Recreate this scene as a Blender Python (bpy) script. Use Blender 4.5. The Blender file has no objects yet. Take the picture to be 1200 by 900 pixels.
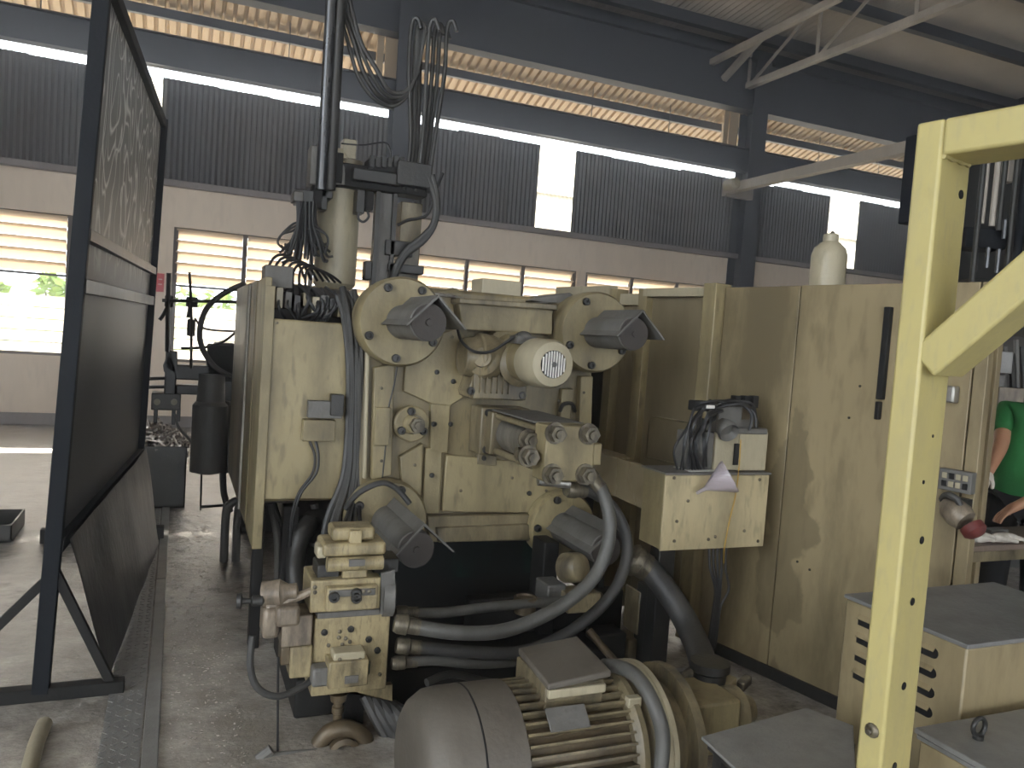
import bpy, bmesh, math, random
from mathutils import Vector, Matrix, noise
random.seed(7)
S = bpy.context.scene
COL = S.collection

# ------------------------------------------------------------------ camera, world, sun, exposure
YAW, PITCH, ROLL, FOC = math.radians(23.0), math.radians(3.18), math.radians(4.0), 930.0
CAM = Vector((0, 0, 1.6))
_cy, _sy = math.cos(YAW), math.sin(YAW)
_f0 = Vector((_sy, _cy, 0)); _r0 = Vector((_cy, -_sy, 0)); _u0 = Vector((0, 0, 1))
FW = _f0 * math.cos(PITCH) - _u0 * math.sin(PITCH)
_u = _u0 * math.cos(PITCH) + _f0 * math.sin(PITCH)
RT = _r0 * math.cos(ROLL) + _u * math.sin(ROLL)
UP = -_r0 * math.sin(ROLL) + _u * math.cos(ROLL)
cam = bpy.data.objects.new('camera', bpy.data.cameras.new('camera'))
COL.objects.link(cam)
m = Matrix.Identity(4)
for i in range(3):
    m[i][0] = RT[i]; m[i][1] = UP[i]; m[i][2] = -FW[i]; m[i][3] = CAM[i]
cam.matrix_world = m
cam.data.sensor_width = 36.0
cam.data.lens = FOC / 1200 * 36
cam.data.clip_start = 0.05
S.camera = cam

world = bpy.data.worlds.new('sky'); S.world = world; world.use_nodes = True
_bg = world.node_tree.nodes['Background']
_bg.inputs[0].default_value = (0.88, 0.94, 1.0, 1); _bg.inputs[1].default_value = 4.6
sun = bpy.data.objects.new('sun', bpy.data.lights.new('sun', 'SUN'))
COL.objects.link(sun)
sun.data.energy = 13.0; sun.data.angle = 0.012; sun.data.color = (1, 0.93, 0.80)
sun.rotation_euler = Vector((0.25, -1.0, -0.80)).to_track_quat('-Z', 'Y').to_euler()
S.view_settings.view_transform = 'Standard'; S.view_settings.look = 'None'
S.view_settings.gamma = 1.0; S.view_settings.use_curve_mapping = False
S.view_settings.exposure = 0.42

# ------------------------------------------------------------------ measuring helpers (the image taken as 1200 x 900)
def ray(px, py): return FW + RT * ((px - 600) / FOC) - UP * ((py - 450) / FOC)
def at(px, py, Y): d = ray(px, py); return CAM + d * (Y / d.y)
def fl(px, py, z=0.0): d = ray(px, py); return CAM + d * ((z - 1.6) / d.z)
def dep(px, py, D): return CAM + ray(px, py) * D
V = Vector
# the guard wall and the yellow frame stand turned by 12 degrees
_a = math.radians(12)
U = V((-math.sin(_a), math.cos(_a), 0)); N = V((math.cos(_a), math.sin(_a), 0)); Z = V((0, 0, 1))

# ------------------------------------------------------------------ mesh builder
class MB:
    def __init__(s): s.v = []; s.f = []
    def add(s, vs, fs):
        o = len(s.v); s.v += [V(p) for p in vs]; s.f += [tuple(i + o for i in f) for f in fs]; return s
    def box(s, x0, x1, y0, y1, z0, z1):
        return s.add([(x0,y0,z0),(x1,y0,z0),(x1,y1,z0),(x0,y1,z0),(x0,y0,z1),(x1,y0,z1),(x1,y1,z1),(x0,y1,z1)],
                     [(0,3,2,1),(4,5,6,7),(0,1,5,4),(1,2,6,5),(2,3,7,6),(3,0,4,7)])
    def obox(s, c, ax, ay, az, sx, sy, sz):      # centred, axes, full sizes
        c = V(c); ax = V(ax).normalized()*sx/2; ay = V(ay).normalized()*sy/2; az = V(az).normalized()*sz/2
        q = [c-ax-ay-az, c+ax-ay-az, c+ax+ay-az, c-ax+ay-az, c-ax-ay+az, c+ax-ay+az, c+ax+ay+az, c-ax+ay+az]
        return s.add(q, [(0,3,2,1),(4,5,6,7),(0,1,5,4),(1,2,6,5),(2,3,7,6),(3,0,4,7)])
    def bar(s, a, b, w, h, up=Z):
        a = V(a); b = V(b); d = (b-a); L = d.length; d.normalize()
        x = d.cross(V(up))
        if x.length < 1e-4: x = d.cross(V((0, 1, 0)))
        x.normalize(); y = x.cross(d)
        return s.obox((a+b)/2, d, x, y, L, w, h)
    def angle(s, a, b, w, t, up=Z):              # L section
        a = V(a); b = V(b); d = (b-a).normalized(); x = d.cross(V(up)).normalized(); y = x.cross(d)
        s.bar(a, b, w, t, up); s.bar(a + y*w/2 + x*w/2, b + y*w/2 + x*w/2, t, w, up); return s
    def frame(s, d):
        d = V(d).normalized(); x = d.cross(Z)
        if x.length < 1e-3: x = V((1, 0, 0))
        x.normalize(); return d, x, x.cross(d)
    def lathe(s, p, d, prof, n=24):              # prof: list of (distance along d, radius)
        p = V(p); d, x, y = s.frame(d); o = len(s.v); vs = []; fs = []
        for t, r in prof:
            for k in range(n):
                a = 2*math.pi*k/n; vs.append(p + d*t + (x*math.cos(a) + y*math.sin(a))*r)
        for i in range(len(prof)-1):
            for k in range(n):
                fs.append((i*n+k, i*n+(k+1) % n, (i+1)*n+(k+1) % n, (i+1)*n+k))
        if prof[0][1] > 1e-5: fs.append(tuple(range(n-1, -1, -1)))
        if prof[-1][1] > 1e-5: fs.append(tuple((len(prof)-1)*n + k for k in range(n)))
        return s.add(vs, fs)
    def cyl(s, a, b, r, r2=None, n=20):
        a = V(a); b = V(b); return s.lathe(a, b-a, [(0, r), ((b-a).length, r if r2 is None else r2)], n)
    def tube(s, pts, r, n=8, sub=6, smooth=True, taper=None):
        P = [V(p) for p in pts]
        if smooth and len(P) > 2:
            Q = []
            for i in range(len(P)-1):
                p0 = P[max(i-1, 0)]; p1 = P[i]; p2 = P[i+1]; p3 = P[min(i+2, len(P)-1)]
                for k in range(sub):
                    t = k/sub
                    Q.append(0.5*((2*p1) + (p2-p0)*t + (2*p0-5*p1+4*p2-p3)*t*t + (3*p1-p0-3*p2+p3)*t**3))
            Q.append(P[-1]); P = Q
        vs = []; fs = []; L = len(P)
        d = (P[1]-P[0]).normalized(); x = d.cross(Z)
        if x.length < 1e-3: x = V((1, 0, 0))
        x.normalize()
        for i, p in enumerate(P):
            d = (P[min(i+1, L-1)] - P[max(i-1, 0)])
            if d.length < 1e-7: d = V((0, 0, 1))
            d.normalize(); x = (x - d*x.dot(d))
            if x.length < 1e-5: x = d.orthogonal()
            x.normalize(); y = d.cross(x); rr = r if taper is None else r + (taper-r)*i/(L-1)
            for k in range(n):
                a = 2*math.pi*k/n; vs.append(p + (x*math.cos(a)+y*math.sin(a))*rr)
        for i in range(L-1):
            for k in range(n):
                fs.append((i*n+k, i*n+(k+1) % n, (i+1)*n+(k+1) % n, (i+1)*n+k))
        fs.append(tuple(range(n-1, -1, -1))); fs.append(tuple((L-1)*n+k for k in range(n)))
        return s.add(vs, fs)
    def prism(s, poly, d):                        # poly: 3D points, d: extrusion vector
        d = V(d); n = len(poly); P = [V(p) for p in poly]
        return s.add(P + [p + d for p in P], [tuple(range(n-1, -1, -1)), tuple(range(n, 2*n))] +
                     [(i, (i+1) % n, n+(i+1) % n, n+i) for i in range(n)])
    def sphere(s, c, r, sx=1, sy=1, sz=1, n=14, rings=9):
        c = V(c); vs = []; fs = []
        for i in range(1, rings):
            th = math.pi*i/rings
            for k in range(n):
                a = 2*math.pi*k/n
                vs.append(c + V((math.sin(th)*math.cos(a)*sx, math.sin(th)*math.sin(a)*sy, math.cos(th)*sz))*r)
        vs += [c + V((0, 0, r*sz)), c - V((0, 0, r*sz))]; t = len(vs)-2
        for i in range(rings-2):
            for k in range(n): fs.append((i*n+k, (i+1)*n+k, (i+1)*n+(k+1) % n, i*n+(k+1) % n))
        for k in range(n):
            fs.append((t, k, (k+1) % n)); fs.append((t+1, (rings-2)*n+(k+1) % n, (rings-2)*n+k))
        return s.add(vs, fs)

BASE = {}
def mesh_from(mb, off=V((0, 0, 0)), mat=None, smooth=True, name='mesh'):
    me = bpy.data.meshes.new(name)
    me.from_pydata([tuple(p - off) for p in mb.v], [], mb.f)
    bm = bmesh.new(); bm.from_mesh(me); bmesh.ops.recalc_face_normals(bm, faces=bm.faces); bm.to_mesh(me); bm.free()
    if mat: me.materials.append(mat)
    if smooth:
        for p in me.polygons: p.use_smooth = True
        me.set_sharp_from_angle(angle=math.radians(35))
    return me
def obj(name, mb, mat, parent=None, bevel=0.0, loc=None, label=None, cat=None, group=None, kind=None, seg=2):
    if parent is not None: off = BASE[parent]
    else:
        if loc is None:
            xs = [p.x for p in mb.v]; ys = [p.y for p in mb.v]; zs = [p.z for p in mb.v]
            loc = V(((min(xs)+max(xs))/2, (min(ys)+max(ys))/2, min(zs)))
        off = V(loc)
    o = bpy.data.objects.new(name, mesh_from(mb, off, mat, name=name)); COL.objects.link(o)
    if parent is not None: o.parent = parent
    else: o.location = off
    BASE[o] = off
    if bevel:
        b = o.modifiers.new('bevel', 'BEVEL'); b.width = bevel; b.segments = seg; b.limit_method = 'ANGLE'; b.angle_limit = math.radians(40)
    if label: o['label'] = label
    if cat: o['category'] = cat
    if group: o['group'] = group
    if kind: o['kind'] = kind
    return o
def thing(name, label, cat, loc, group=None):
    o = bpy.data.objects.new(name, None); COL.objects.link(o); o.location = V(loc); o.empty_display_size = 0.1
    o['label'] = label; o['category'] = cat
    if group: o['group'] = group
    BASE[o] = V(loc); return o
def inst(name, me, loc, parent, rot=None):        # a copy that shares mesh data, placed in world axes
    o = bpy.data.objects.new(name, me); COL.objects.link(o)
    o.location = V(loc) - (BASE[parent] if parent is not None else V((0, 0, 0)))
    if rot is not None: o.rotation_euler = rot
    if parent is not None: o.parent = parent
    BASE[o] = V(loc); return o
def tpx(pts): return [at(*p) for p in pts]

# ------------------------------------------------------------------ procedural materials
def newmat(name):
    ma = bpy.data.materials.new(name); ma.use_nodes = True; nt = ma.node_tree
    return ma, nt, nt.nodes['Principled BSDF']
def paint(name, col, dirt=None, amount=0.5, rough=0.5, metal=0.0, scale=3.0, streak=True, bump=0.15, bscale=60, rvar=0.15, lo=0.42, hi=0.72, spec=0.5):
    ma, nt, b = newmat(name); L = nt.links
    g = nt.nodes.new('ShaderNodeNewGeometry')
    if dirt is None: dirt = tuple(c*0.3 for c in col)
    mp = nt.nodes.new('ShaderNodeMapping'); L.new(g.outputs['Position'], mp.inputs[0])
    mp.inputs['Scale'].default_value = (1, 1, 0.28) if streak else (1, 1, 1)
    n1 = nt.nodes.new('ShaderNodeTexNoise'); n1.inputs['Scale'].default_value = scale; n1.inputs['Detail'].default_value = 9; n1.inputs['Roughness'].default_value = 0.68
    L.new(mp.outputs[0], n1.inputs['Vector'])
    cr = nt.nodes.new('ShaderNodeValToRGB'); cr.color_ramp.elements[0].position = lo; cr.color_ramp.elements[1].position = hi
    cr.color_ramp.elements[0].color = (0, 0, 0, 1); cr.color_ramp.elements[1].color = (amount,)*3 + (1,)
    L.new(n1.outputs[0], cr.inputs[0])
    n2 = nt.nodes.new('ShaderNodeTexNoise'); n2.inputs['Scale'].default_value = scale*9; n2.inputs['Detail'].default_value = 6
    L.new(mp.outputs[0], n2.inputs['Vector'])
    c2 = nt.nodes.new('ShaderNodeValToRGB'); c2.color_ramp.elements[0].position = 0.52; c2.color_ramp.elements[1].position = 0.68
    c2.color_ramp.elements[0].color = (0, 0, 0, 1); c2.color_ramp.elements[1].color = (amount*0.6,)*3 + (1,)
    L.new(n2.outputs[0], c2.inputs[0])
    mx = nt.nodes.new('ShaderNodeMath'); mx.operation = 'MAXIMUM'; L.new(cr.outputs[0], mx.inputs[0]); L.new(c2.outputs[0], mx.inputs[1])
    mix = nt.nodes.new('ShaderNodeMix'); mix.data_type = 'RGBA'
    mix.inputs['A'].default_value = (*col, 1); mix.inputs['B'].default_value = (*dirt, 1)
    L.new(mx.outputs[0], mix.inputs['Factor']); L.new(mix.outputs['Result'], b.inputs['Base Color'])
    rr = nt.nodes.new('ShaderNodeMapRange'); rr.inputs['To Min'].default_value = max(0.03, rough-rvar); rr.inputs['To Max'].default_value = min(1, rough+rvar)
    L.new(n1.outputs[0], rr.inputs['Value']); L.new(rr.outputs[0], b.inputs['Roughness'])
    b.inputs['Metallic'].default_value = metal; b.inputs['Specular IOR Level'].default_value = spec
    if bump:
        n3 = nt.nodes.new('ShaderNodeTexNoise'); n3.inputs['Scale'].default_value = bscale; n3.inputs['Detail'].default_value = 3
        L.new(g.outputs['Position'], n3.inputs['Vector'])
        bp = nt.nodes.new('ShaderNodeBump'); bp.inputs['Strength'].default_value = bump; bp.inputs['Distance'].default_value = 0.01
        L.new(n3.outputs[0], bp.inputs['Height']); L.new(bp.outputs[0], b.inputs['Normal'])
    return ma
M = {}
M['beige'] = paint('machine_beige_paint', (0.305, 0.252, 0.135), (0.075, 0.060, 0.038), 0.85, 0.45, scale=3.4, lo=0.42, hi=0.68)
M['beige_dirty'] = paint('oily_beige_paint', (0.27, 0.222, 0.130), (0.045, 0.037, 0.026), 0.92, 0.38, scale=6, lo=0.36, hi=0.64)
M['guard'] = paint('guard_panel_paint', (0.305, 0.245, 0.140), (0.115, 0.090, 0.050), 0.85, 0.40, scale=1.5, bump=0.04, lo=0.46, hi=0.60)
M['guard2'] = paint('door_panel_paint', (0.255, 0.210, 0.130), (0.10, 0.080, 0.048), 0.7, 0.28, scale=1.9, bump=0.03)
M['valve'] = paint('grimy_valve_paint', (0.36, 0.295, 0.165), (0.06, 0.048, 0.03), 0.8, 0.38, scale=11, lo=0.45, hi=0.66, bump=.3)
M['cowl'] = paint('dusty_brown_grey_cowl', (0.095, 0.082, 0.066), (0.16, 0.145, 0.12), 0.6, 0.55, 0.05, scale=5)
M['lid'] = paint('dusty_grey_lid', (0.20, 0.20, 0.195), (0.11, 0.105, 0.10), 0.6, 0.5, 0.1, scale=7)
M['beige_mid'] = paint('soiled_beige_paint', (0.245, 0.198, 0.105), (0.055, 0.045, 0.030), 0.9, 0.42, scale=4.5, lo=0.40, hi=0.66)
M['box_door'] = paint('sunlit_box_paint', (0.47, 0.395, 0.235), (0.12, 0.10, 0.06), 0.7, 0.42, scale=4, lo=.45, hi=.7)  # sunlight on the junction box door, put into a lighter beige
M['tank'] = paint('pale_tank_paint', (0.40, 0.355, 0.245), (0.16, 0.14, 0.095), 0.5, 0.4, scale=4)
M['yellow'] = paint('yellow_frame_paint', (0.46, 0.395, 0.165), (0.34, 0.295, 0.17), 0.6, 0.42, scale=7, bump=0.12, bscale=35, lo=0.5, hi=0.7)
M['cover'] = paint('grey_steel_sheet', (0.145, 0.140, 0.130), (0.06, 0.054, 0.045), 0.7, 0.55, 0.1, scale=6)
M['cover_end'] = paint('brown_black_disc', (0.040, 0.034, 0.030), (0.07, 0.057, 0.045), 0.5, 0.6, 0.1, scale=8)
M['dark'] = paint('dark_oily_steel', (0.028, 0.028, 0.027), (0.065, 0.058, 0.048), 0.5, 0.42, 0.3, scale=8)
M['black'] = paint('black_paint', (0.012, 0.012, 0.012), (0.04, 0.037, 0.032), 0.4, 0.65, 0, scale=9, spec=0.25)
M['rubber'] = paint('dusty_black_rubber', (0.036, 0.036, 0.035), (0.085, 0.08, 0.07), 0.6, 0.5, 0, scale=12)
M['hose'] = paint('grey_hose_rubber', (0.095, 0.094, 0.086), (0.04, 0.037, 0.032), 0.6, 0.45, 0, scale=10)
M['cable'] = paint('black_cable', (0.018, 0.018, 0.019), (0.06, 0.06, 0.06), 0.4, 0.45, 0, scale=14, bump=0)
M['steel'] = paint('worn_steel', (0.42, 0.41, 0.38), (0.10, 0.085, 0.06), 0.7, 0.4, 0.8, scale=14)
M['bolt'] = paint('bolt_steel', (0.20, 0.175, 0.125), (0.035, 0.03, 0.025), 0.85, 0.4, 0.5, scale=30, lo=.38, hi=.62)
M['chrome'] = paint('oily_rod', (0.12, 0.124, 0.13), (0.05, 0.05, 0.05), 0.5, 0.28, 0.8, scale=10, bump=0)
M['plate_grey'] = paint('grey_flat_bar', (0.27, 0.268, 0.255), (0.16, 0.155, 0.145), 0.6, 0.42, 0.2, scale=9, streak=False, bump=0.2, bscale=120)
M['navy'] = paint('navy_frame_paint', (0.008, 0.010, 0.014), (0.02, 0.02, 0.02), 0.4, 0.7, 0, scale=8, spec=0.2)
M['oily_plate'] = paint('oily_splash_plate', (0.085, 0.085, 0.081), (0.030, 0.029, 0.028), 0.8, 0.34, 0.2, scale=5, streak=True, bump=0.3, bscale=25)
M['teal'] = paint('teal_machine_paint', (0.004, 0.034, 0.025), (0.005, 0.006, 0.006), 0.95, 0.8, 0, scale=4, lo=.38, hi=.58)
M['plaster'] = paint('cream_plaster', (0.88, 0.75, 0.61), (0.62, 0.52, 0.42), 0.5, 0.8, 0, scale=1.4, bump=0.1, bscale=20, lo=0.45, hi=0.7)
M['ledge'] = paint('painted_ledge', (0.30, 0.27, 0.26), (0.12, 0.11, 0.10), 0.6, 0.7, 0, scale=2)
M['cladding'] = paint('grey_blue_cladding', (0.105, 0.105, 0.110), (0.20, 0.16, 0.12), 0.4, 0.55, 0.2, scale=1.2, bump=0)
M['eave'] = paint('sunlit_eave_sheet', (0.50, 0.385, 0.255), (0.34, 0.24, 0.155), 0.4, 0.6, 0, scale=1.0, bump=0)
M['roof'] = paint('roof_sheet', (0.58, 0.52, 0.45), (0.38, 0.34, 0.29), 0.5, 0.6, 0, scale=0.8, bump=0)
M['beam'] = paint('blue_grey_beam_paint', (0.068, 0.073, 0.085), (0.045, 0.047, 0.05), 0.5, 0.55, 0, scale=1.5, bump=0)
M['lightsteel'] = paint('pale_truss_steel', (0.43, 0.385, 0.33), (0.18, 0.16, 0.13), 0.5, 0.55, 0, scale=3, bump=0)
M['winframe'] = paint('window_frame_paint', (0.13, 0.11, 0.095), (0.05, 0.045, 0.04), 0.5, 0.6, 0, scale=4, bump=0)
M['green_shirt'] = paint('green_cotton', (0.022, 0.165, 0.042), (0.014, 0.10, 0.025), 0.5, 0.85, 0, scale=9, bump=0.3, bscale=30)
M['trousers'] = paint('black_cotton', (0.008, 0.008, 0.009), (0.02, 0.02, 0.02), 0.4, 0.9, 0, scale=9, bump=0.2)
M['skin'] = paint('skin', (0.42, 0.22, 0.13), (0.34, 0.16, 0.09), 0.4, 0.5, 0, scale=14, bump=0.05)
M['hair'] = paint('black_hair', (0.012, 0.010, 0.009), None, 0.3, 0.6, 0, scale=30)
M['glove'] = paint('white_knit_glove', (0.66, 0.62, 0.55), (0.35, 0.31, 0.25), 0.6, 0.9, 0, scale=25, bump=0.4, bscale=220)
M['table'] = paint('brown_table_top', (0.20, 0.15, 0.12), (0.08, 0.06, 0.05), 0.6, 0.5, 0, scale=7)
M['red'] = paint('dark_red_paint', (0.13, 0.028, 0.024), (0.06, 0.02, 0.018), 0.6, 0.55, 0, scale=14)
M['sign_red'] = paint('red_sign', (0.60, 0.06, 0.07), None, 0.1, 0.5, 0, bump=0)
M['white'] = paint('white_print', (0.75, 0.72, 0.68), None, 0.2, 0.6, 0, bump=0)
M['paper'] = paint('paper', (0.62, 0.62, 0.58), (0.35, 0.34, 0.3), 0.5, 0.8, 0, scale=10, bump=0)
M['scrap'] = paint('aluminium_scrap', (0.52, 0.47, 0.42), (0.16, 0.13, 0.11), 0.7, 0.42, 0.7, scale=20)
M['copper'] = paint('tarnished_copper_tube', (0.09, 0.075, 0.065), (0.03, 0.03, 0.03), 0.7, 0.45, 0.6, scale=30, bump=0)
M['ground'] = paint('pale_yard', (0.55, 0.50, 0.42), (0.42, 0.38, 0.30), 0.5, 0.9, 0, scale=1)
M['yardwall'] = paint('yard_wall', (0.75, 0.72, 0.66), (0.6, 0.55, 0.5), 0.4, 0.9, 0, scale=1, bump=0)
M['leaf'] = paint('leaf_green', (0.22, 0.36, 0.06), (0.40, 0.42, 0.10), 0.6, 0.6, 0, scale=4, streak=False, bump=0)
M['hole'] = paint('dark_hole', (0.006, 0.006, 0.006), None, 0.1, 0.9, 0, bump=0)
M['brown'] = paint('bronze_pipe', (0.13, 0.098, 0.058), (0.045, 0.037, 0.026), 0.8, 0.4, 0.3, scale=14)
M['pinkish'] = paint('worn_pale_valve', (0.30, 0.245, 0.18), (0.07, 0.055, 0.042), 0.9, 0.38, 0.1, scale=16, lo=0.38, hi=0.62)

def add_stain():                                   # an oil stain with a ragged outline on the guard wall panels
    nt = M['guard'].node_tree; L = nt.links; b = nt.nodes['Principled BSDF']; src = b.inputs['Base Color'].links[0].from_socket
    g = nt.nodes.new('ShaderNodeNewGeometry'); dt = nt.nodes.new('ShaderNodeVectorMath'); dt.operation = 'DOT_PRODUCT'; dt.inputs[1].default_value = U
    L.new(g.outputs['Position'], dt.inputs[0]); s0 = V((2.83, 2.93, 0)).dot(U)
    n = nt.nodes.new('ShaderNodeTexNoise'); n.inputs['Scale'].default_value = 4.5; n.inputs['Detail'].default_value = 5; L.new(g.outputs['Position'], n.inputs['Vector'])
    sp = nt.nodes.new('ShaderNodeSeparateXYZ'); L.new(g.outputs['Position'], sp.inputs[0])
    def mth(op, a, b_):
        k = nt.nodes.new('ShaderNodeMath'); k.operation = op
        for i, v in enumerate((a, b_)):
            if isinstance(v, (int, float)): k.inputs[i].default_value = v
            else: L.new(v, k.inputs[i])
        return k.outputs[0]
    ds = mth('ABSOLUTE', mth('SUBTRACT', dt.outputs['Value'], s0 + 0.10), 0)
    dz = mth('MULTIPLY', mth('ABSOLUTE', mth('SUBTRACT', sp.outputs['Z'], 0.75), 0), 0.28)
    d = mth('ADD', mth('ADD', ds, dz), mth('MULTIPLY', mth('SUBTRACT', n.outputs[0], 0.5), 0.42))
    r = nt.nodes.new('ShaderNodeMapRange'); r.inputs['From Min'].default_value = 0.17; r.inputs['From Max'].default_value = 0.185; r.inputs['To Min'].default_value = 0.55; r.inputs['To Max'].default_value = 0.0
    L.new(d, r.inputs['Value'])
    mx = nt.nodes.new('ShaderNodeMix'); mx.data_type = 'RGBA'; mx.inputs['B'].default_value = (0.12, 0.095, 0.055, 1)
    L.new(r.outputs[0], mx.inputs['Factor']); L.new(src, mx.inputs['A']); L.new(mx.outputs['Result'], b.inputs['Base Color'])
add_stain()
def translucent(name, col, tr=0.6):
    ma, nt, b = newmat(name); L = nt.links
    b.inputs['Base Color'].default_value = (*col, 1); b.inputs['Roughness'].default_value = 0.45
    t = nt.nodes.new('ShaderNodeBsdfTranslucent'); t.inputs[0].default_value = (*col, 1)
    mx = nt.nodes.new('ShaderNodeMixShader'); mx.inputs[0].default_value = tr
    L.new(b.outputs[0], mx.inputs[1]); L.new(t.outputs[0], mx.inputs[2]); L.new(mx.outputs[0], nt.nodes['Material Output'].inputs[0])
    return ma
M['frost'] = translucent('frosted_louvre_glass', (0.78, 0.69, 0.57), 0.55)
M['frost_pale'] = translucent('pale_louvre_glass', (0.93, 0.90, 0.85), 0.75)
M['fibre'] = translucent('translucent_roof_light_sheet', (0.93, 0.90, 0.78), 0.85)
def glassy(name, col):
    ma, nt, b = newmat(name)
    b.inputs['Base Color'].default_value = (*col, 1); b.inputs['Roughness'].default_value = 0.12
    b.inputs['Transmission Weight'].default_value = 0.75; b.inputs['IOR'].default_value = 1.35
    return ma
M['plastic'] = glassy('cloudy_plastic', (0.80, 0.74, 0.78))

def floor_mat():
    ma, nt, b = newmat('wet_concrete'); L = nt.links
    g = nt.nodes.new('ShaderNodeNewGeometry')
    def nz(sc, det, rg=0.6):
        n = nt.nodes.new('ShaderNodeTexNoise'); n.inputs['Scale'].default_value = sc; n.inputs['Detail'].default_value = det; n.inputs['Roughness'].default_value = rg
        L.new(g.outputs['Position'], n.inputs['Vector']); return n
    big = nz(0.9, 6); mid = nz(5, 8, 0.7); fine = nz(30, 6)
    cr = nt.nodes.new('ShaderNodeValToRGB'); e = cr.color_ramp.elements
    e[0].position = 0.34; e[0].color = (0.19, 0.17, 0.145, 1); e[1].position = 0.66; e[1].color = (0.58, 0.54, 0.48, 1)
    L.new(mid.outputs[0], cr.inputs[0])
    st = nt.nodes.new('ShaderNodeValToRGB'); e = st.color_ramp.elements
    e[0].position = 0.46; e[0].color = (0, 0, 0, 1); e[1].position = 0.62; e[1].color = (0.6, 0.6, 0.6, 1)
    L.new(big.outputs[0], st.inputs[0])
    mix = nt.nodes.new('ShaderNodeMix'); mix.data_type = 'RGBA'; mix.inputs['B'].default_value = (0.27, 0.235, 0.19, 1)
    L.new(st.outputs[0], mix.inputs['Factor']); L.new(cr.outputs[0], mix.inputs['A']); L.new(mix.outputs['Result'], b.inputs['Base Color'])
    rr = nt.nodes.new('ShaderNodeMapRange'); rr.inputs['From Min'].default_value = 0.4; rr.inputs['From Max'].default_value = 0.62
    rr.inputs['To Min'].default_value = 0.26; rr.inputs['To Max'].default_value = 0.10
    L.new(big.outputs[0], rr.inputs['Value']); L.new(rr.outputs[0], b.inputs['Roughness'])
    b.inputs['Specular IOR Level'].default_value = 0.9
    ad = nt.nodes.new('ShaderNodeMath'); ad.operation = 'ADD'; L.new(mid.outputs[0], ad.inputs[0]); L.new(fine.outputs[0], ad.inputs[1])
    bp = nt.nodes.new('ShaderNodeBump'); bp.inputs['Strength'].default_value = 0.6; bp.inputs['Distance'].default_value = 0.018
    L.new(ad.outputs[0], bp.inputs['Height']); L.new(bp.outputs[0], b.inputs['Normal'])
    b2 = nt.nodes.new('ShaderNodeBump'); b2.inputs['Strength'].default_value = 0.8; b2.inputs['Distance'].default_value = 0.016
    gr = nz(42, 5); L.new(gr.outputs[0], b2.inputs['Height']); L.new(b2.outputs[0], b.inputs['Coat Normal'])
    b.inputs['Coat Weight'].default_value = 1.0; b.inputs['Coat Roughness'].default_value = 0.24; b.inputs['Coat IOR'].default_value = 1.45
    return ma
M['floor'] = floor_mat()
def screen_mat():                                  # dirty welding screen: pale scratched scrawls on its upper half
    ma, nt, b = newmat('scrawled_screen_sheet'); L = nt.links
    g = nt.nodes.new('ShaderNodeNewGeometry')
    sep = nt.nodes.new('ShaderNodeSeparateXYZ'); L.new(g.outputs['Position'], sep.inputs[0])
    mp = nt.nodes.new('ShaderNodeMapping'); mp.inputs['Scale'].default_value = (1, 1, 0.55); L.new(g.outputs['Position'], mp.inputs[0])
    wob = nt.nodes.new('ShaderNodeTexNoise'); wob.inputs['Scale'].default_value = 1.5; wob.inputs['Detail'].default_value = 2
    L.new(mp.outputs[0], wob.inputs['Vector'])
    lines = None
    for sc, off in ((2.3, 0.0), (3.4, 4.0)):
        n = nt.nodes.new('ShaderNodeTexNoise'); n.inputs['Scale'].default_value = sc; n.inputs['Detail'].default_value = 1.0
        m2 = nt.nodes.new('ShaderNodeMapping'); m2.inputs['Location'].default_value = (off, off, off); m2.inputs['Scale'].default_value = (1, 1, 0.5)
        L.new(g.outputs['Position'], m2.inputs[0]); L.new(m2.outputs[0], n.inputs['Vector'])
        k = nt.nodes.new('ShaderNodeMath'); k.operation = 'MULTIPLY'; k.inputs[1].default_value = 9; L.new(n.outputs[0], k.inputs[0])
        p = nt.nodes.new('ShaderNodeMath'); p.operation = 'PINGPONG'; p.inputs[1].default_value = 0.5; L.new(k.outputs[0], p.inputs[0])
        c = nt.nodes.new('ShaderNodeMapRange'); c.inputs['From Min'].default_value = 0.0; c.inputs['From Max'].default_value = 0.10
        c.inputs['To Min'].default_value = 1; c.inputs['To Max'].default_value = 0; L.new(p.outputs[0], c.inputs['Value'])
        if lines is None: lines = c
        else:
            mxx = nt.nodes.new('ShaderNodeMath'); mxx.operation = 'MAXIMUM'; L.new(lines.outputs[0], mxx.inputs[0]); L.new(c.outputs[0], mxx.inputs[1]); lines = mxx
    zr = nt.nodes.new('ShaderNodeMapRange'); zr.inputs['From Min'].default_value = 1.75; zr.inputs['From Max'].default_value = 2.1
    L.new(sep.outputs['Z'], zr.inputs['Value'])
    ml = nt.nodes.new('ShaderNodeMath'); ml.operation = 'MULTIPLY'; L.new(lines.outputs[0], ml.inputs[0]); L.new(zr.outputs[0], ml.inputs[1])
    base = nt.nodes.new('ShaderNodeMix'); base.data_type = 'RGBA'; base.inputs['A'].default_value = (0.085, 0.085, 0.082, 1); base.inputs['B'].default_value = (0.15, 0.15, 0.142, 1)
    L.new(zr.outputs[0], base.inputs['Factor'])
    mix = nt.nodes.new('ShaderNodeMix'); mix.data_type = 'RGBA'; mix.inputs['B'].default_value = (0.80, 0.80, 0.77, 1)
    L.new(ml.outputs[0], mix.inputs['Factor']); L.new(base.outputs['Result'], mix.inputs['A']); L.new(mix.outputs['Result'], b.inputs['Base Color'])
    b.inputs['Roughness'].default_value = 0.5
    return ma
M['screen'] = screen_mat()

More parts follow.
